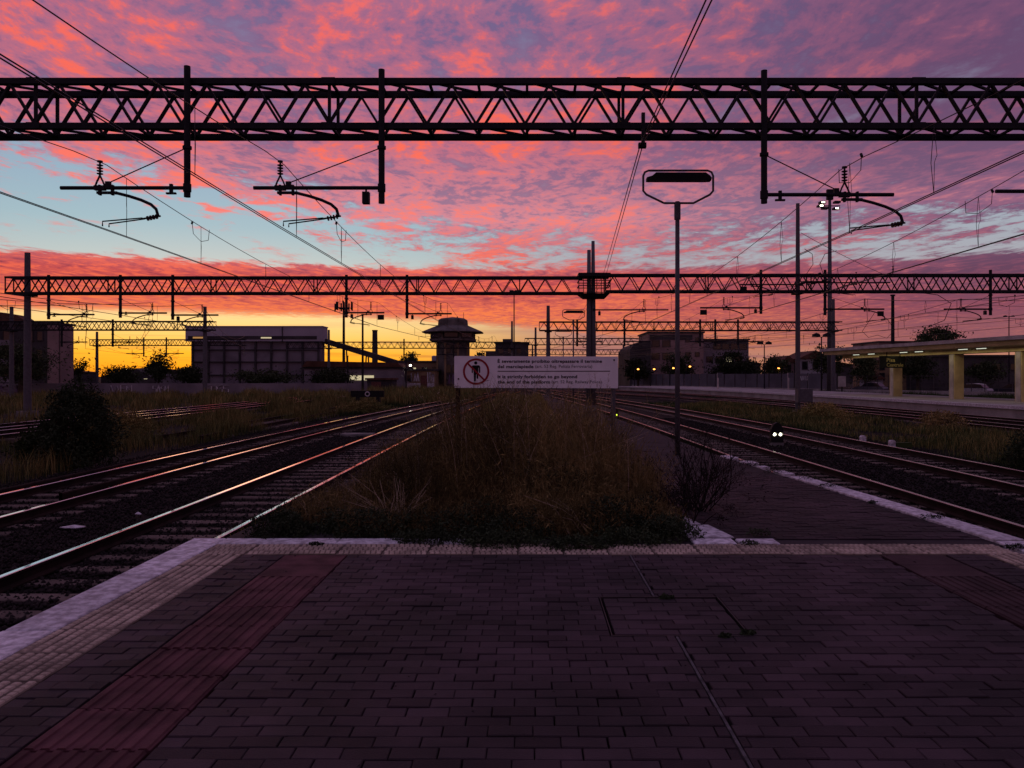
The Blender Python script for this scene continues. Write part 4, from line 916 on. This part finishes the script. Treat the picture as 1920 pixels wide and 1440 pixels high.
def block(name, label, x0, x1, Y, z1, dep, m, cat='building', roofm=None, par=.25):
    T = thing(name, label, cat, ((x0+x1)/2, Y, -.34))
    MB().box(x0,x1,Y,Y+dep,-.4,z1).build('wall', m, T); MB().box(x0-par,x1+par,Y-par,Y+dep+par,z1+.002,z1+.3).build('roof', roofm or B['dark'], T); return T
# flats on the left
T = block('apartment_block', 'dark apartment block with a paler end wall at the left edge of the yard', -96, -66.6, 110, 9.4, 3.2, B['dark'])
MB().box(-66.59,-66.45,110.05,113.15,-.4,9.3).build('end_wall', B['pink'], T); MB().box(-68.2,-66.65,109.8,109.995,-.4,9.3).build('corner_wall', B['pink'], T); MB().box(-100,-77,113.3,128,-.4,9.3).build('rear_wing', B['dark'], T)
MB().prism([(-96,9.7),(-71.2,9.7),(-73,10.8),(-76,11.3),(-96,12.4)], 110.3, 112.8).build('upper_roof', B['roof'], T)
windows(T, [-92,-89,-86,-83,-80,-77,-74,-71], (2.6,5.2,7.8), 1.2, 1.4, 110)
windows(T, [-69.4], (2.6,5.2,7.8), .8, 1.2, 110)
for z in (1.2,3.8,6.4): MB().box(-80,-73,108.9,109.99,z,z+.8).build('balcony', B['grey'], T)
# industrial hall
T = thing('industrial_hall', 'large windowless industrial hall with pale cladding along its top', 'hall', (-49.5,140,-.34))
MB().box(-61.2,-37.7,140.6,143.4,-.4,8.4).build('wall', B['grey'], T); MB().box(-61.2,-45,143.5,165.2,-.4,8.4).build('wall', B['grey'], T); MB().box(-62,-37.2,140,143.6,8.4,11.0).build('cladding', B['hall'], T)
MB().box(-62.1,-37.1,139.9,143.7,11.0,11.18).build('coping', B['white'], T)
MB().box(-61.5,-38.2,139.93,139.99,8.75,9.35).build('louvre', B['dark'], T); MB().box(-60.6,-58.6,139.88,139.925,8.9,9.2).build('window', LITR, T); MB().box(-48.3,-46.4,139.88,139.925,8.9,9.15).build('window', LITW, T)

MB().box(-44.5,-44.35,139.85,139.925,8.4,11.0).build('cladding_joint', B['dark'], T)
for k in range(9): MB().box(-61+k*2.85,-60.7+k*2.85,140.2,140.59,-.4,8.38).build('pilaster', B['dark'], T)
for z in (2.2,4.6,6.8): MB().box(-61.1,-37.8,140.3,140.585,z,z+.16).build('girt', B['dark'], T)
# conveyor
T = thing('conveyor_gallery', 'sloping enclosed conveyor gallery descending from the industrial hall', 'conveyor', (-30,140,-.3))
MB().bar((-37.6,142.6,8.6),(-22,141.5,3.9),1.6,.95).build('gallery', B['dark'], T)
for x, z in ((-33.5,7.0),(-29.5,5.8),(-25.5,4.6)): 
    for a in (-.9,.9): MB().bar((x+a*.6,142,-.3),(x+a*.2,142,z),.22).build('trestle_leg', B['dark'], T)
# sheds
T = block('long_shed', 'long low shed with a lit window strip under the conveyor', -37, -21, 128, 3.3, 12, B['grey'])
MB().box(-29.5,-25.5,127.9,127.99,1.4,2.2).build('window', LITW, T); windows(T, [-35,-33,-31], (1.6,), 1.2, 1., 128)
MB().prism([(-37.3,3.62),(-20.8,3.62),(-21.5,4.3),(-36.5,4.6)], 127.5, 140).build('pitched_roof', B['roof'], T)
T = block('lean_to_shed', 'low red-roofed lean-to before the lit shed', -25, -21.2, 120, 1.5, 5, B['dark'], roofm=B['roof'])
MB().box(-24.3,-22.8,119.93,119.99,.1,1.2).build('door', B['rust'], T)
# graffitied hut group beside the tower
T = block('graffiti_hut', 'low ochre hut covered in white graffiti beside the signal tower', -22.0, -15.9, 132, 3.0, 7, B['ochre'])
windows(T, [-21.2,-20.2], (1.7,), .5, .9, 132)
MB().box(-18.3,-17.2,131.93,131.99,.0,2.2).build('door', B['rust'], T)
def tagline(nm, T, fn, polys, m, w):
    mb = MB()
    for pl in polys:
        for a, b in zip(pl, pl[1:]): mb.bar(fn(*a), fn(*b), w, w*.1)
    tag(mb.build(nm, m, T), kind='stuff')
def scribble(x0, x1, z0, z1, seed, n):
    r = random.Random(seed); L = []
    for k in range(n):
        x = x0+(x1-x0)*k/n; wd = (x1-x0)/n*.8; kind = r.choice('OASMEK')
        S_ = {'O':[(0,0),(0,1),(1,1),(1,0),(0,0)],'A':[(0,0),(.5,1),(1,0)],'S':[(1,1),(0,.9),(0,.55),(1,.45),(1,.05),(0,0)],'M':[(0,0),(0,1),(.5,.4),(1,1),(1,0)],'E':[(1,1),(0,1),(0,.5),(.8,.5),(0,.5),(0,0),(1,0)],'K':[(0,0),(0,1),(0,.5),(1,1),(0,.5),(1,0)]}[kind]
        L.append([(x+a*wd, z0+b*(z1-z0)*r.uniform(.85,1.1)) for a, b in S_])
    return L
MB().box(-21.9,-16.0,131.955,131.99,.0,.9).build('painted_base', B['paint'], T)
for i, (a,b,c,d,n) in enumerate(((-19.9,-18.5,1.2,2.6,3),(-17.1,-16.0,1.0,2.7,3),(-21.8,-20.0,.95,1.3,4))): tagline('graffiti', T, lambda x, z: (x,131.9,z), scribble(a,b,c,d,30+i,n), B['paint'], .16)
T2 = block('ochre_house', 'ochre flat-roofed house behind the graffiti hut with a white lamp', -24.5, -15.6, 142, 4.6, 8, B['ochre']); windows(T2, [-23,-21,-19,-17], (3.2,), .9, .9, 142, lit=((1,0),))
T3 = thing('wall_lamp', 'small bright white lamp shining above the graffiti hut', 'lamp', (-20,131.6,3.9)); MB().lathe([(.05,-.15),(.2,-.08),(.2,.08),(.05,.15)], (-20,131.6,3.9), 10).build('bulb', EW, T3); MB().bar((-20,131.6,3.95),(-20,132.2,3.5),.06).build('arm', M['steel'], T3)
T4 = block('grey_shed', 'small grey water tank shed left of the signal tower, behind the trees', -17.8, -13.5, 160, 6.9, 8, B['hall'])
for k in range(3): MB().lathe([(.55,0),(.55,1.6),(.3,1.75)], (-19.5+k*1.3,161,4.6), 12).build('tank', B['hall'], T4)
# octagonal signal tower
tx, ty = -13.55, 140
T = thing('signal_tower', 'octagonal railway signal tower with wide flared roof and graffiti at its foot', 'tower', (tx,ty,-.34))
def octo(prof, m, nm, n=8):
    mb = MB(); rot = math.pi/8; vs = [(tx+r*math.cos(rot+2*math.pi*j/n), ty+r*math.sin(rot+2*math.pi*j/n), z) for r, z in prof for j in range(n)]; fs = []
    for i in range(len(prof)-1):
        for j in range(n): a = i*n+j; b = i*n+(j+1)%n; fs.append((a,b,b+n,a+n))
    fs += [tuple(range(n-1,-1,-1)), tuple(range((len(prof)-1)*n,len(prof)*n))]; return mb.add(vs, fs).build(nm, m, T)
octo([(2.9,-.4),(2.9,8.2)], B['conc'], 'shaft'); octo([(3.7,8.2),(4.4,8.4),(4.4,8.75)], B['conc'], 'gallery_slab'); octo([(4.05,8.752),(4.05,10.55)], B['dark'], 'cabin')
octo([(5.75,9.85),(5.85,10.0),(3.3,11.05),(2.95,11.2)], B['conc'], 'roof'); octo([(2.85,11.2),(2.75,12.2),(2.2,12.5),(.3,12.75)], B['conc'], 'roof_drum')
for j in range(8):
    a = math.pi/8+2*math.pi*j/8; MB().bar((tx+4.08*math.cos(a),ty+4.08*math.sin(a),8.75),(tx+4.08*math.cos(a),ty+4.08*math.sin(a),10.4),.28).build('mullion', B['conc'], T)
    a2 = a+math.pi/8; ca, sa = math.cos(a2), math.sin(a2); d = 4.05*math.cos(math.pi/8)+.03
    c = Vector((tx+d*ca, ty+d*sa, 9.6)); s2 = Vector((-sa, ca, 0)); MB().add([c+s2*u+Vector((0,0,v)) for u, v in ((-1.15,-.55),(1.15,-.55),(1.15,.6),(-1.15,.6))]+[c-Vector((ca,sa,0))*.02+s2*u+Vector((0,0,v)) for u, v in ((-1.15,-.55),(1.15,-.55),(1.15,.6),(-1.15,.6))], [(0,1,2,3),(7,6,5,4),(0,4,5,1),(1,5,6,2),(2,6,7,3),(3,7,4,0)]).build('pane', GL, T)
    a3 = a; MB().bar((tx+2.95*math.cos(a3),ty+2.95*math.sin(a3),-.3),(tx+2.95*math.cos(a3),ty+2.95*math.sin(a3),8.15),.35).build('corner_pier', B['ochre'], T)
fy = ty-2.9*math.cos(math.pi/8)-.06
for x in (-14.1,-13.0):
    for z in (3.4,6.9): MB().box(x-.42,x+.42,fy-.02,fy+.03,z-.7,z+.7).build('window', GL, T)
tagline('graffiti', T, lambda x, z: (x,fy-.06,z), scribble(tx-1.05,tx+1.05,.7,2.6,71,3), B['pur'], .2)
MB().tube([(tx+1.9,ty,12.2),(tx+1.9,ty,13.6)], .04, 6).build('antenna', M['steel'], T)
insulator(T, (tx-6.2,ty,8.6), .7)
MB().bar((tx-3.6,ty,9.3),(tx-6.3,ty,9.3),.06).build('side_arm', M['steel'], T)
# block behind the sign
T = block('dark_block', 'dark flat block with rooftop stair head behind the prohibition sign', -7.2, .1, 170, 9.3, 12, B['dark']); MB().box(-5.6,-3.8,171,175,9.6,10.3).build('stair_head', B['dark'], T); MB().box(-9.3,-7.2,170,182,-.4,7.6).build('side_wing', B['dark'], T)
windows(T, [-6,-4,-2], (7.6,), .9, 1., 170)
# right-hand office group
T = block('office_block', 'tall plain office block behind the orange street lamps', 24.9, 36.3, 160, 11.0, 14, B['pink']); windows(T, [26.4,28.6], (8.8,6.2), 1.5, 1.2, 160); MB().box(25.2,34,159.93,159.99,9.6,10.6).build('fascia', B['dark'], T); windows(T, [33,35], (9.6,6.6), .8, .8, 160)
T = block('office_wing', 'lower office wing with a band of windows, right of the plain block', 36.4, 46.2, 162, 9.6, 12, B['grey']); windows(T, [39.6,41.4,43.2,45], (8.3,), 1.5, 1.1, 162); windows(T, [38,40,42,44], (5.6,), 1.2, 1.1, 162, lit=((2,0),)); MB().box(39,45.9,161.9,161.99,8.95,9.5).build('fascia', B['dark'], T)
T = thing('barrel_roof_hall', 'dark hall with rounded barrel roof left of the plain office block', 'hall', (23,155,-.34)); MB().prism([(20.4,-.4),(24.6,-.4),(24.6,9.2)]+[(24.6-4.2*math.sin(q*math.pi/16),7.0+2.2*math.cos(q*math.pi/16)) for q in range(1,9)], 155, 175).build('shell', B['dark'], T)
# houses right
def house(label, x0, x1, Y, ze, zr_, dep, m, nx=2, zs=(2.2,4.8), lit=()):
    T = thing('house', label, 'house', ((x0+x1)/2,Y,-.34)); MB().box(x0,x1,Y,Y+dep,-.4,ze).build('wall', m, T); xm = (x0+x1)/2
    MB().prism([(x0-.35,ze+.002),(x1+.35,ze+.002),(xm,zr_)], Y-.35, Y+dep+.35).build('roof', B['roof'], T)
    windows(T, [x0+(x1-x0)*(k+.5)/nx for k in range(nx)], [z for z in zs if z < ze-.6], .8, 1.2, Y, m=B['dark'], lit=lit); return T
house('white gabled house with dark windows behind the grey fence', 45.6, 51.0, 130, 5.0, 6.4, 9, B['white'], 3, (1.8,3.9))
house('narrow pink house against the white gabled house', 43.4, 45.4, 132, 4.4, 5.6, 8, B['pink'], 1, (1.6,3.4))
house('little hut with white gable just above the grey fence', 54.0, 56.0, 122, 1.6, 2.6, 4, B['white'], 1, (1.0,))
house('dim house behind the station name board', 60.5, 68, 135, 4.6, 6.4, 9, B['ochre'], 3, (2.0,3.8), lit=((2,0),))
T = block('dark_warehouse', 'dark warehouse seen between the canopy columns', 66, 92, 124, 5.2, 14, B['dark']); windows(T, [69,72,75,78,81,84,87,90], (3.6,), 1.4, .9, 124, lit=((4,0),)); 
T = block('pale_villa', 'pale villa roofline beyond the canopy roof', 68, 84, 150, 8.6, 12, B['pink']); windows(T, [70,73,76,79,82], (6.5,), 1., 1.4, 150)
# far skyline
sk = [(-168,-150,260,4.6),(-149,-136,270,3.4),(-134,-118,255,5.2),(-116,-104,280,4.4),(-102,-86,262,3.6),(-84,-70,290,4.8),(-66,-52,300,4.2),(-30,-14,310,5.6),(-12,6,320,5.0),(8,22,300,6.2),(26,44,310,5.4),(48,66,290,6.6),(70,90,300,8.2),(94,118,280,7.4),(122,150,270,7.0)]
for i, (a,b,Y,z) in enumerate(sk):
    lw = i in (2,4); T = thing('distant_house', 'low skyline house with one lit window' if lw else 'low dark unlit house on the far skyline', 'house', ((a+b)/2,Y,-.34), 'lit skyline houses' if lw else 'unlit houses along the far skyline'); MB().box(a,b,Y,Y+10,-.4,z-1.2).build('wall', B['dark'], T); MB().prism([(a-.5,z-1.19),(b+.5,z-1.19),((a*.7+b*.3),z),((a*.3+b*.7),z)], Y-.5, Y+10.5).build('roof', B['roof'], T)
    windows(T, [a+(b-a)*q for q in (.2,.5,.8)], (1.6,), 1.2, 1.0, Y, lit=((1,0),) if i in (2,4) else ())
T = block('station_shelter', 'far low platform shelter with pale eaves at the foot of the orange sky', -72, -56, 150, 2.2, 6, B['grey'], 'shelter', B['hall']); MB().prism([(-80,1.6),(-72.5,1.6),(-76,3.6)], 150, 158).build('gable', B['dark'], T)
T = thing('low_wall', 'long low wall with faint graffiti behind the grass on the left', 'wall', (-60,96,-.3)); MB().box(-100,-20,96,96.3,-.4,1.2).build('wall', B['grey'], T)
for i, (a,b) in enumerate(((-66,-62.5),(-52,-49),(-46.5,-44.5),(-40,-37))): tagline('graffiti', T, lambda x, z: (x,95.93,z), scribble(a,b,.1,.95,50+i,4), B['paint'] if i != 0 else B['pur'], .12)
# chimney, masts
T = thing('chimney', 'slim dark factory chimney behind the conveyor', 'chimney', (-37.6,190,0)); MB().lathe([(.8,-.4),(.62,13.1),(.7,13.1),(.7,13.4)], (-37.6,190,0), 14).build('stack', B['dark'], T); MB().lathe([(.74,9),(.74,9.25)], (-37.6,190,0), 14).build('band', B['conc'], T)
T = thing('telecom_mast', 'telecom mast crowned with upright panel antennas', 'mast', (-38.1,160,0)); MB().tube([(-38.1,160,-.4),(-38.1,160,17.4)], [.35,.22], 10).build('pole', M['steel'], T)
for k in range(9):
    a = 2*math.pi*k/9; MB().box(-38.1+1.75*math.cos(a)-.13,-38.1+1.75*math.cos(a)+.13,160+1.75*math.sin(a)-.1,160+1.75*math.sin(a)+.1,15.6+.3*math.sin(k*2.1),17.3+.3*math.sin(k*2.1)).build('panel_antenna', M['steel'], T)
    MB().bar((-38.1,160,16.2),(-38.1+1.75*math.cos(a),160+1.75*math.sin(a),16.2),.09).build('bracket', M['steel'], T)
MB().lathe([(1.0,15.9),(1.0,16.1)], (-38.1,160,0), 12).build('ring', M['steel'], T)
def pole(label, x, Y, z, r=.12, name='steel_pole', cat='pole'):
    T = thing(name, label, cat, (x,Y,-.3)); MB().tube([(x,Y,-.4),(x,Y,z)], [r,r*.7], 8).build('shaft', M['steel'], T); MB().lathe([(r*1.1,0),(r*1.1,.12)], (x,Y,z-.1), 8).build('cap', M['steel'], T); MB().box(x-r*2,x+r*2,Y-r*2,Y+r*2,-.4,-.1).build('footing', M['conc'], T); return T
pole('plain steel pole between the telecom mast and the chimney', -20.3, 95, 9.7, .16)
pole('steel pole right behind the canopy roof', 33, 70, 9.45, .2)
pole('slim steel pole before the end of the industrial hall', -27.5, 118, 5.2, .14)
pole('slim pole left of the graffiti hut', -18.6, 118, 5.0, .12)
T = pole('slim mast with a small lamp head left of the prohibition sign posts', -2.7, 150, 18.6, .14); 
for d in (-1,1): MB().box(-2.7+d*.1,-2.7+d*.9,149.8,150.2,18.45,18.75).build('lamp_head', M['steel'], T)
# floodlight tower
T = thing('floodlight_mast', 'very tall floodlight mast with lit lamps rising behind the second gantry', 'floodlight', (35.1,90,-.3)); MB().tube([(35.1,90,-.4),(35.1,90,10),(35.1,90,23.4)], [.34,.26,.16], 12).build('pole', M['galv'], T, smooth=True)
MB().box(34.75,35.45,89.8,90.2,22.6,23.8).build('head_frame', M['steel'], T)
for x, z, lit in ((34.2,22.15,1),(35.9,22.2,0),(34.5,21.5,0),(35.8,21.45,1),(34.0,21.75,1)):
    MB().box(x-.34,x+.34,89.6,90.3,z,z+.22).build('flood_housing', M['steel'], T); MB().box(x-.17,x+.17,89.57,89.597,z+.03,z+.16).build('flood_lens', EW if lit else M['galv'], T)
MB().bar((33.9,90,21.9),(36.3,90,21.9),.1).build('crossarm', M['steel'], T)
# street lamps
def slamp(label, x, Y, z, arms, m, grp=None, r=.07, lit=False, hs=.25, mm=None):
    T = thing('street_lamp', label, 'street lamp', (x,Y,-.3), grp); MB().tube([(x,Y,-.4),(x,Y,z)], [r*1.4,r], 8).build('pole', M['steel'], T)
    for d in arms:
        MB().tube([(x,Y,z-.05),(x+d*.5,Y,z+.12),(x+d*.75,Y,z+.1)], r*.6, 6).build('arm', M['steel'], T)
        if hs: MB().prism([(x+d*.6-hs,z),(x+d*.6+hs,z),(x+d*.6+hs*.9,z+hs*.7),(x+d*.6,z+hs*1.1),(x+d*.6-hs*.9,z+hs*.7)], Y-.2, Y+.2).build('lamp_head', M['steel'], T)
        if lit: MB().lathe([(.02,-.1),(.16,-.06),(.2,0),(.16,.1),(.02,.14)], (x+d*.6,Y-.25,z-.05), 10).build('bulb', mm or EO, T)
for i, (px, py) in enumerate(((1196,692),(1226,692),(1262,690),(1293,687))):
    p = PX(px, py, 138); slamp('lit orange street lamp before the office block trees', p.x-.6, 138, p.z, (1,), None, 'orange lamps before the office block', lit=True)
p = PX(1459,690,125); slamp('lit orange street lamp left of the white gabled house', p.x-.6, 125, p.z, (1,), None, lit=True)
slamp('double-headed lamp post on the far platform beside the floodlight mast', 33.0, 87, 6.5, (-1,1), None, hs=.42)
slamp('double-headed lamp post on the far platform before the office wing', 33.6, 110, 6.6, (-1,1), None, hs=.42)
slamp('thin two-armed street light high above the canopy roof', 74.6, 120, 11.3, (-1,1), None, hs=.2)
slamp('thin single-armed street light before the umbrella pine', 67.5, 125, 9.5, (-1,), None, hs=.2)
for i, (px,py,l) in enumerate(((240,694,'tiny white lamp in the dark below the orange sky'),(303,693,'tiny cold lamp beside the round tree on the horizon'),(362,699,'tiny white lamp at the left corner of the hall, left one'),(388,701,'tiny white lamp at the left corner of the hall, right one'))):
    p = PX(px,py,145 if i < 2 else 125); slamp(l, p.x-.6, p.y, p.z, (1,), None, lit=True, mm=EW, r=.05)
# ------------------------------------------------------------ far platform with canopy
ysP = [12,25,40,55,68,80,92,104,119]; mb = MB(); e = lambda y: cR4(y)+1.62
for a, b in zip(ysP, ysP[1:]):
    mb.add([(e(a),a,ZP),(e(a)+8.5,a,ZP),(e(b)+8.5,b,ZP),(e(b),b,ZP),(e(a),a,-.34),(e(b),b,-.34)], [(0,1,2,3),(4,0,3,5)])
tag(mb.build('far_platform', B['plat']), kind='structure')
mb = MB()
for a, b in zip(ysP, ysP[1:]): mb.add([(e(a)-.12,a,ZP+.02),(e(a)+.3,a,ZP+.02),(e(b)+.3,b,ZP+.02),(e(b)-.12,b,ZP+.02),(e(a)-.12,a,ZP-.15),(e(b)-.12,b,ZP-.15)], [(0,1,2,3),(4,0,3,5)])
tag(mb.build('platform_edge', M['white']), kind='structure')
def cl_(y): return 28.3+.12*(59.5-y)
can = thing('platform_canopy', 'flat station canopy on cream columns with lit tubes beneath', 'canopy', (29,53,ZP))
def off(y, d): return (cl_(y)+d*.993, y+d*.12)
def quadslab(y0, y1, d0, d1, z0, z1, m, nm):
    P_ = [off(y0,d0),off(y0,d1),off(y1,d1),off(y1,d0)]; return MB().add([(x,y,z0) for x,y in P_]+[(x,y,z1) for x,y in P_], [(3,2,1,0),(4,5,6,7),(0,1,5,4),(1,2,6,5),(2,3,7,6),(3,0,4,7)]).build(nm, m, can)
quadslab(30,67.5,-2.0,3.4,4.22,4.45,B['cwhite'],'roof_slab'); quadslab(30.2,67.2,-1.75,3.1,3.92,4.218,B['cream'],'soffit'); quadslab(30.5,66.5,-.45,.6,3.60,3.918,B['cream'],'beam')
for y in (59.5,52.6,46.6,40.4,34.2):
    quadslab(y-.28,y+.28,-.34,.34,ZP-.01,3.599,B['cream'],'column'); quadslab(y-.2,y+.2,-.37,-.343,ZP,3.58,B['cwhite'],'column_lit_face')  # whiter plate puts the column's lit side into its colour
for y in (63.4,61.2,57.0,55.2,50.6,48.9,44.6,43.0): quadslab(y-.42,y+.42,-1.03,-.97,3.82,3.86,EF,'light_tube'); quadslab(y-.5,y+.5,-1.1,-.9,3.861,3.919,B['cwhite'],'tube_tray')
lp = bpy.data.lights.new('canopy_tube_light', 'AREA'); lp.shape = 'RECTANGLE'; lp.size = .2; lp.size_y = 26; lp.energy = 65; lp.color = (1,.85,.5)
lo = link(bpy.data.objects.new('canopy_tube_light', lp), can); lo.location = Vector((*off(52,-1.0),3.80))-can.location; lo.rotation_euler = (0,0,math.atan(.12))
T = thing('station_name_board', 'dark station name board with dim yellow lettering hung under the canopy', 'sign', (27.4,58.2,2.7))
MB().box(26.45,28.35,58.15,58.3,2.72,3.62).build('board', M['black'], T)
yl = mat('sign_yellow', (.30,.24,.10), .7)
for x in (27.0,28.0): MB().bar((x,58.22,3.6),(x,58.22,4.0),.05).build('hanger', M['steel'], T)
fnb = lambda u, v, dy=0: (26.45+u, 58.145-dy, 3.62-v)
lettering('Pisa', .5, 1.15, .44, .26, 1, T, fnb, yl); lettering('Centrale', .5, 1.75, .80, .26, 1, T, fnb, yl)
# fence
F_ = [(52,80),(40,100),(31,122),(20.5,152)]
T = thing('grey_fence', 'long grey panel fence with scrawled white lettering beyond the far platform', 'fence', (36,110,-.3))
P0 = [Vector((*p,0)) for p in F_]
for a, b in zip(P0[1:], P0[2:]):
    n = max(2, int((b-a).length/2.4))
    for k in range(n):
        p, q = a.lerp(b, k/n+.004), a.lerp(b, (k+1)/n-.004); MB().bar((p.x,p.y,1.42),(q.x,q.y,1.42),.06,2.05).build('panel', B['fence'], T); MB().bar((p.x,p.y,-.3),(p.x,p.y,2.5),.1).build('post', B['dark'], T)
    MB().bar((a.x,a.y-.12,.2),(b.x,b.y-.12,.2),.25,.42).build('plinth', B['plat'], T)
d = (P0[2]-P0[1]).normalized(); q0 = P0[1]-d*0
def fnf(u, v, dy=0): p = q0+(P0[2]-P0[1]).normalized()*(6.9-u*.42)+Vector((-d.y,d.x,0))*0+Vector((-.5,-.5,0))*.12; return (p.x, p.y, v)
tagline('graffiti', T, lambda u, v: fnf(u, v), [[(0,1.5),(.45,2.1),(.9,1.5)],[(.2,1.75),(.7,1.75)],[(1.2,1.5),(1.2,2.1)],[(1.6,2.1),(2.0,1.5),(2.4,2.1)],[(2.8,2.1),(2.9,1.52),(3.5,1.52),(3.6,2.1)]], B['paint'], .09)
T = thing('mesh_fence', 'open railing fence on a pale plinth behind the canopy columns', 'fence', (46,90,-.3)); a, b = P0[0], P0[1]; a = a+(a-b)*.6
MB().bar((a.x,a.y,.2),(b.x,b.y,.2),.25,.42).build('plinth', B['plat'], T)
n = 26
for k in range(n+1): p = a.lerp(b, k/n); MB().bar((p.x,p.y,.3),(p.x,p.y,2.2),.06).build('post', B['dark'], T)
for z in (.8,1.4,2.1): MB().bar((a.x,a.y,z),(b.x,b.y,z),.05).build('rail', B['dark'], T)
# parked cars
def car(label, x, y, rz, m):
    T = thing('parked_car', label, 'car', (x,y,-.3), rz=rz)
    low = [(-2.1,.35),(-2.15,.75),(-2.0,.95),(-1.35,1.02),(-.75,1.0),(.9,1.0),(1.75,.92),(2.1,.72),(2.12,.35),(1.7,.28),(-1.7,.28)]
    top = [(-1.75,1.0),(-1.35,1.42),(-.6,1.5),(.25,1.46),(.95,1.0)]
    MB().prism(low, -.85, .85).build('body', m, T, world=False); MB().prism(top, -.74, .74).build('cabin', GL, T, world=False); MB().prism([(-1.38,1.41),(-.6,1.5),(.25,1.46),(.2,1.52),(-.6,1.56),(-1.36,1.47)], -.72, .72).build('roof', m, T, world=False)
    for wx in (-1.3,1.3):
        for s in (-.86,.72): w_ = MB().tube([(wx,s,.32),(wx,s+.14,.32)], .32, 14).build('wheel', M['black'], T, world=False); MB().tube([(wx,s-.01 if s < 0 else s+.15,.32),(wx,s+.02 if s < 0 else s+.13,.32)], .19, 10).build('rim', M['galv'], w_, world=False)
    for s in (-.6,.6): MB().box(2.06,2.13,s-.16,s+.16,.62,.78).build('headlight', M['white'], T, world=False)
cm = mat('car_paint_grey', (.10,.10,.115), .3, .3); cm2 = mat('car_paint_pale', (.3,.3,.32), .3, .2); cm3 = mat('car_paint_dark', (.03,.03,.04), .25, .2)
car('grey car parked behind the open fence beside the first canopy column', 45.5, 103, 2.3, cm); car('pale car parked behind the open fence between the second and third columns', 51.5, 90, 2.25, cm2); car('dark car parked next to the pale car behind the open fence', 55.5, 88.5, 2.2, cm3)
T = thing('relay_cabinet', 'small pale relay cabinet on a stand near the floodlight mast foot', 'cabinet', (35.6,91,0)); MB().box(35.7,36.4,88.6,89.1,.9,2.1).build('case', B['cwhite'], T); MB().bar((36.05,88.85,.3),(36.05,88.85,.9),.12).build('stand', M['steel'], T)
for px, l in ((1478,'pale slender post on the far platform in front of the scrawled fence'),(1346,'pale narrow frame post on the far platform before the fence')):
    p = PX(px, 730, 92); T = thing('notice_post', l, 'post', (p.x,92,ZP-.3)); MB().box(p.x-.07,p.x+.07,91.9,92.1,.3,2.5).build('shaft', B['cwhite'], T); MB().box(p.x-.07,p.x+.5,91.86,91.895,1.9,2.5).build('plate', B['fence'], T)

# ------------------------------------------------------------ trees
def tree(label, px, pyt, Y, wpx, n=2600, bare=False, kind='round', ls=None, name='tree'):
    p = PX(px, pyt, Y); H = p.z+.3; Wd = wpx/1450*Y; T = thing(name, label, 'tree', (p.x,Y,-.34)); r = np.random.default_rng(int(px)); cb = H*(.28 if kind == 'round' else .62)
    MB().tube([(0,0,-.1),(.05,.03,H*.3),(-.06,.05,H*.62),(0,0,H*.85)], [Wd*.035+.09,Wd*.028+.07,Wd*.018+.04,.03], 8).build('trunk', M['bark'], T, world=False)
    nc = 22 if kind == 'round' else 13; C_ = []
    for k in range(nc):
        if kind == 'round':
            u = r.normal(size=3); u /= np.linalg.norm(u); q = r.uniform(.35,1.05); c = np.array([u[0]*Wd*.42*q, u[1]*Wd*.42*q, cb+(H-cb)*(.5+.44*u[2]*q)]); s = np.array([Wd*.17,Wd*.17,(H-cb)*.15])*r.uniform(.7,1.25)
        else:
            a = r.uniform(0,6.28); q = r.uniform(0,1)**.6; c = np.array([math.cos(a)*Wd*.42*q, math.sin(a)*Wd*.42*q, H*(.95-.26*q*r.uniform(.4,1.3))]); s = np.array([Wd*.16,Wd*.16,H*.035])*r.uniform(.7,1.3)
        C_.append((c,s))
    limbs = np.array([[[0,0,H*r.uniform(.25,.6)],c*np.array([.5,.5,1])*np.array([1,1,.85]),c] for c, s in C_]); V, F = stems_geo(limbs, np.array([.07,.045,.02])[None,:]*np.ones((nc,1))*(1+Wd*.08)); npmesh('limbs', V, F, M['bark'], T)
    m = n//nc; P_ = np.concatenate([c+r.normal(size=(m,3))*s*r.choice([.5,.72,.95]) for c, s in C_]); 
    if bare: P_ = P_[::3]
    L = ls or max(.09, .0030*Y*.55); V, F = leaves_geo(P_, r.uniform(.6,1.4,len(P_))*L); npmesh('crown', V, F, M['leaf'], T)
tree('broad dark tree before the apartment block at the left edge', 40, 640, 92, 150, 6000)
tree('thin half-bare tree against the orange sky beside the apartment block', 150, 664, 130, 36, 1500, True)
tree('round dark tree standing alone on the orange horizon', 297, 664, 135, 46, 2800)
tree('low dark tree below the orange sky left of the round tree', 222, 686, 115, 60, 2400)
tree('small ragged tree on the skyline left of the round tree', 250, 683, 160, 22, 900, True)
tree('dark bushy tree at the foot of the industrial hall', 355, 686, 112, 60, 2600)
tree('spiky dark tree between the conveyor end and the signal tower', 768, 658, 150, 34, 2400)
tree('small dark tree right of the signal tower', 905, 655, 158, 34, 1800)
tree('dark tree before the plain office block behind the orange lamps', 1268, 662, 144, 62, 3600)
tree('low dark tree at the left of the orange lamps', 1196, 672, 146, 50, 2400)
tree('wide dark tree before the office wing', 1375, 662, 140, 110, 5200)
tree('dark tree between the office wing and the white gabled house', 1452, 668, 126, 62, 3000)
tree('tall dark tree right of the white gabled house', 1556, 646, 120, 64, 3600)
tree('rounded dark tree left of the station name board', 1622, 664, 118, 58, 3200)
tree('dark tree seen between the name board and the first column gap', 1720, 664, 112, 70, 3000)
tree('layered umbrella pine rising above the canopy roof', 1757, 611, 130, 84, 4200, kind='pine')
tree('dark tree behind the second column gap', 1846, 672, 108, 70, 2800)
tree('low scrub tree under the industrial hall wall', 500, 690, 118, 110, 3000)
tree('low scrub tree in front of the long shed', 620, 692, 112, 90, 2800)
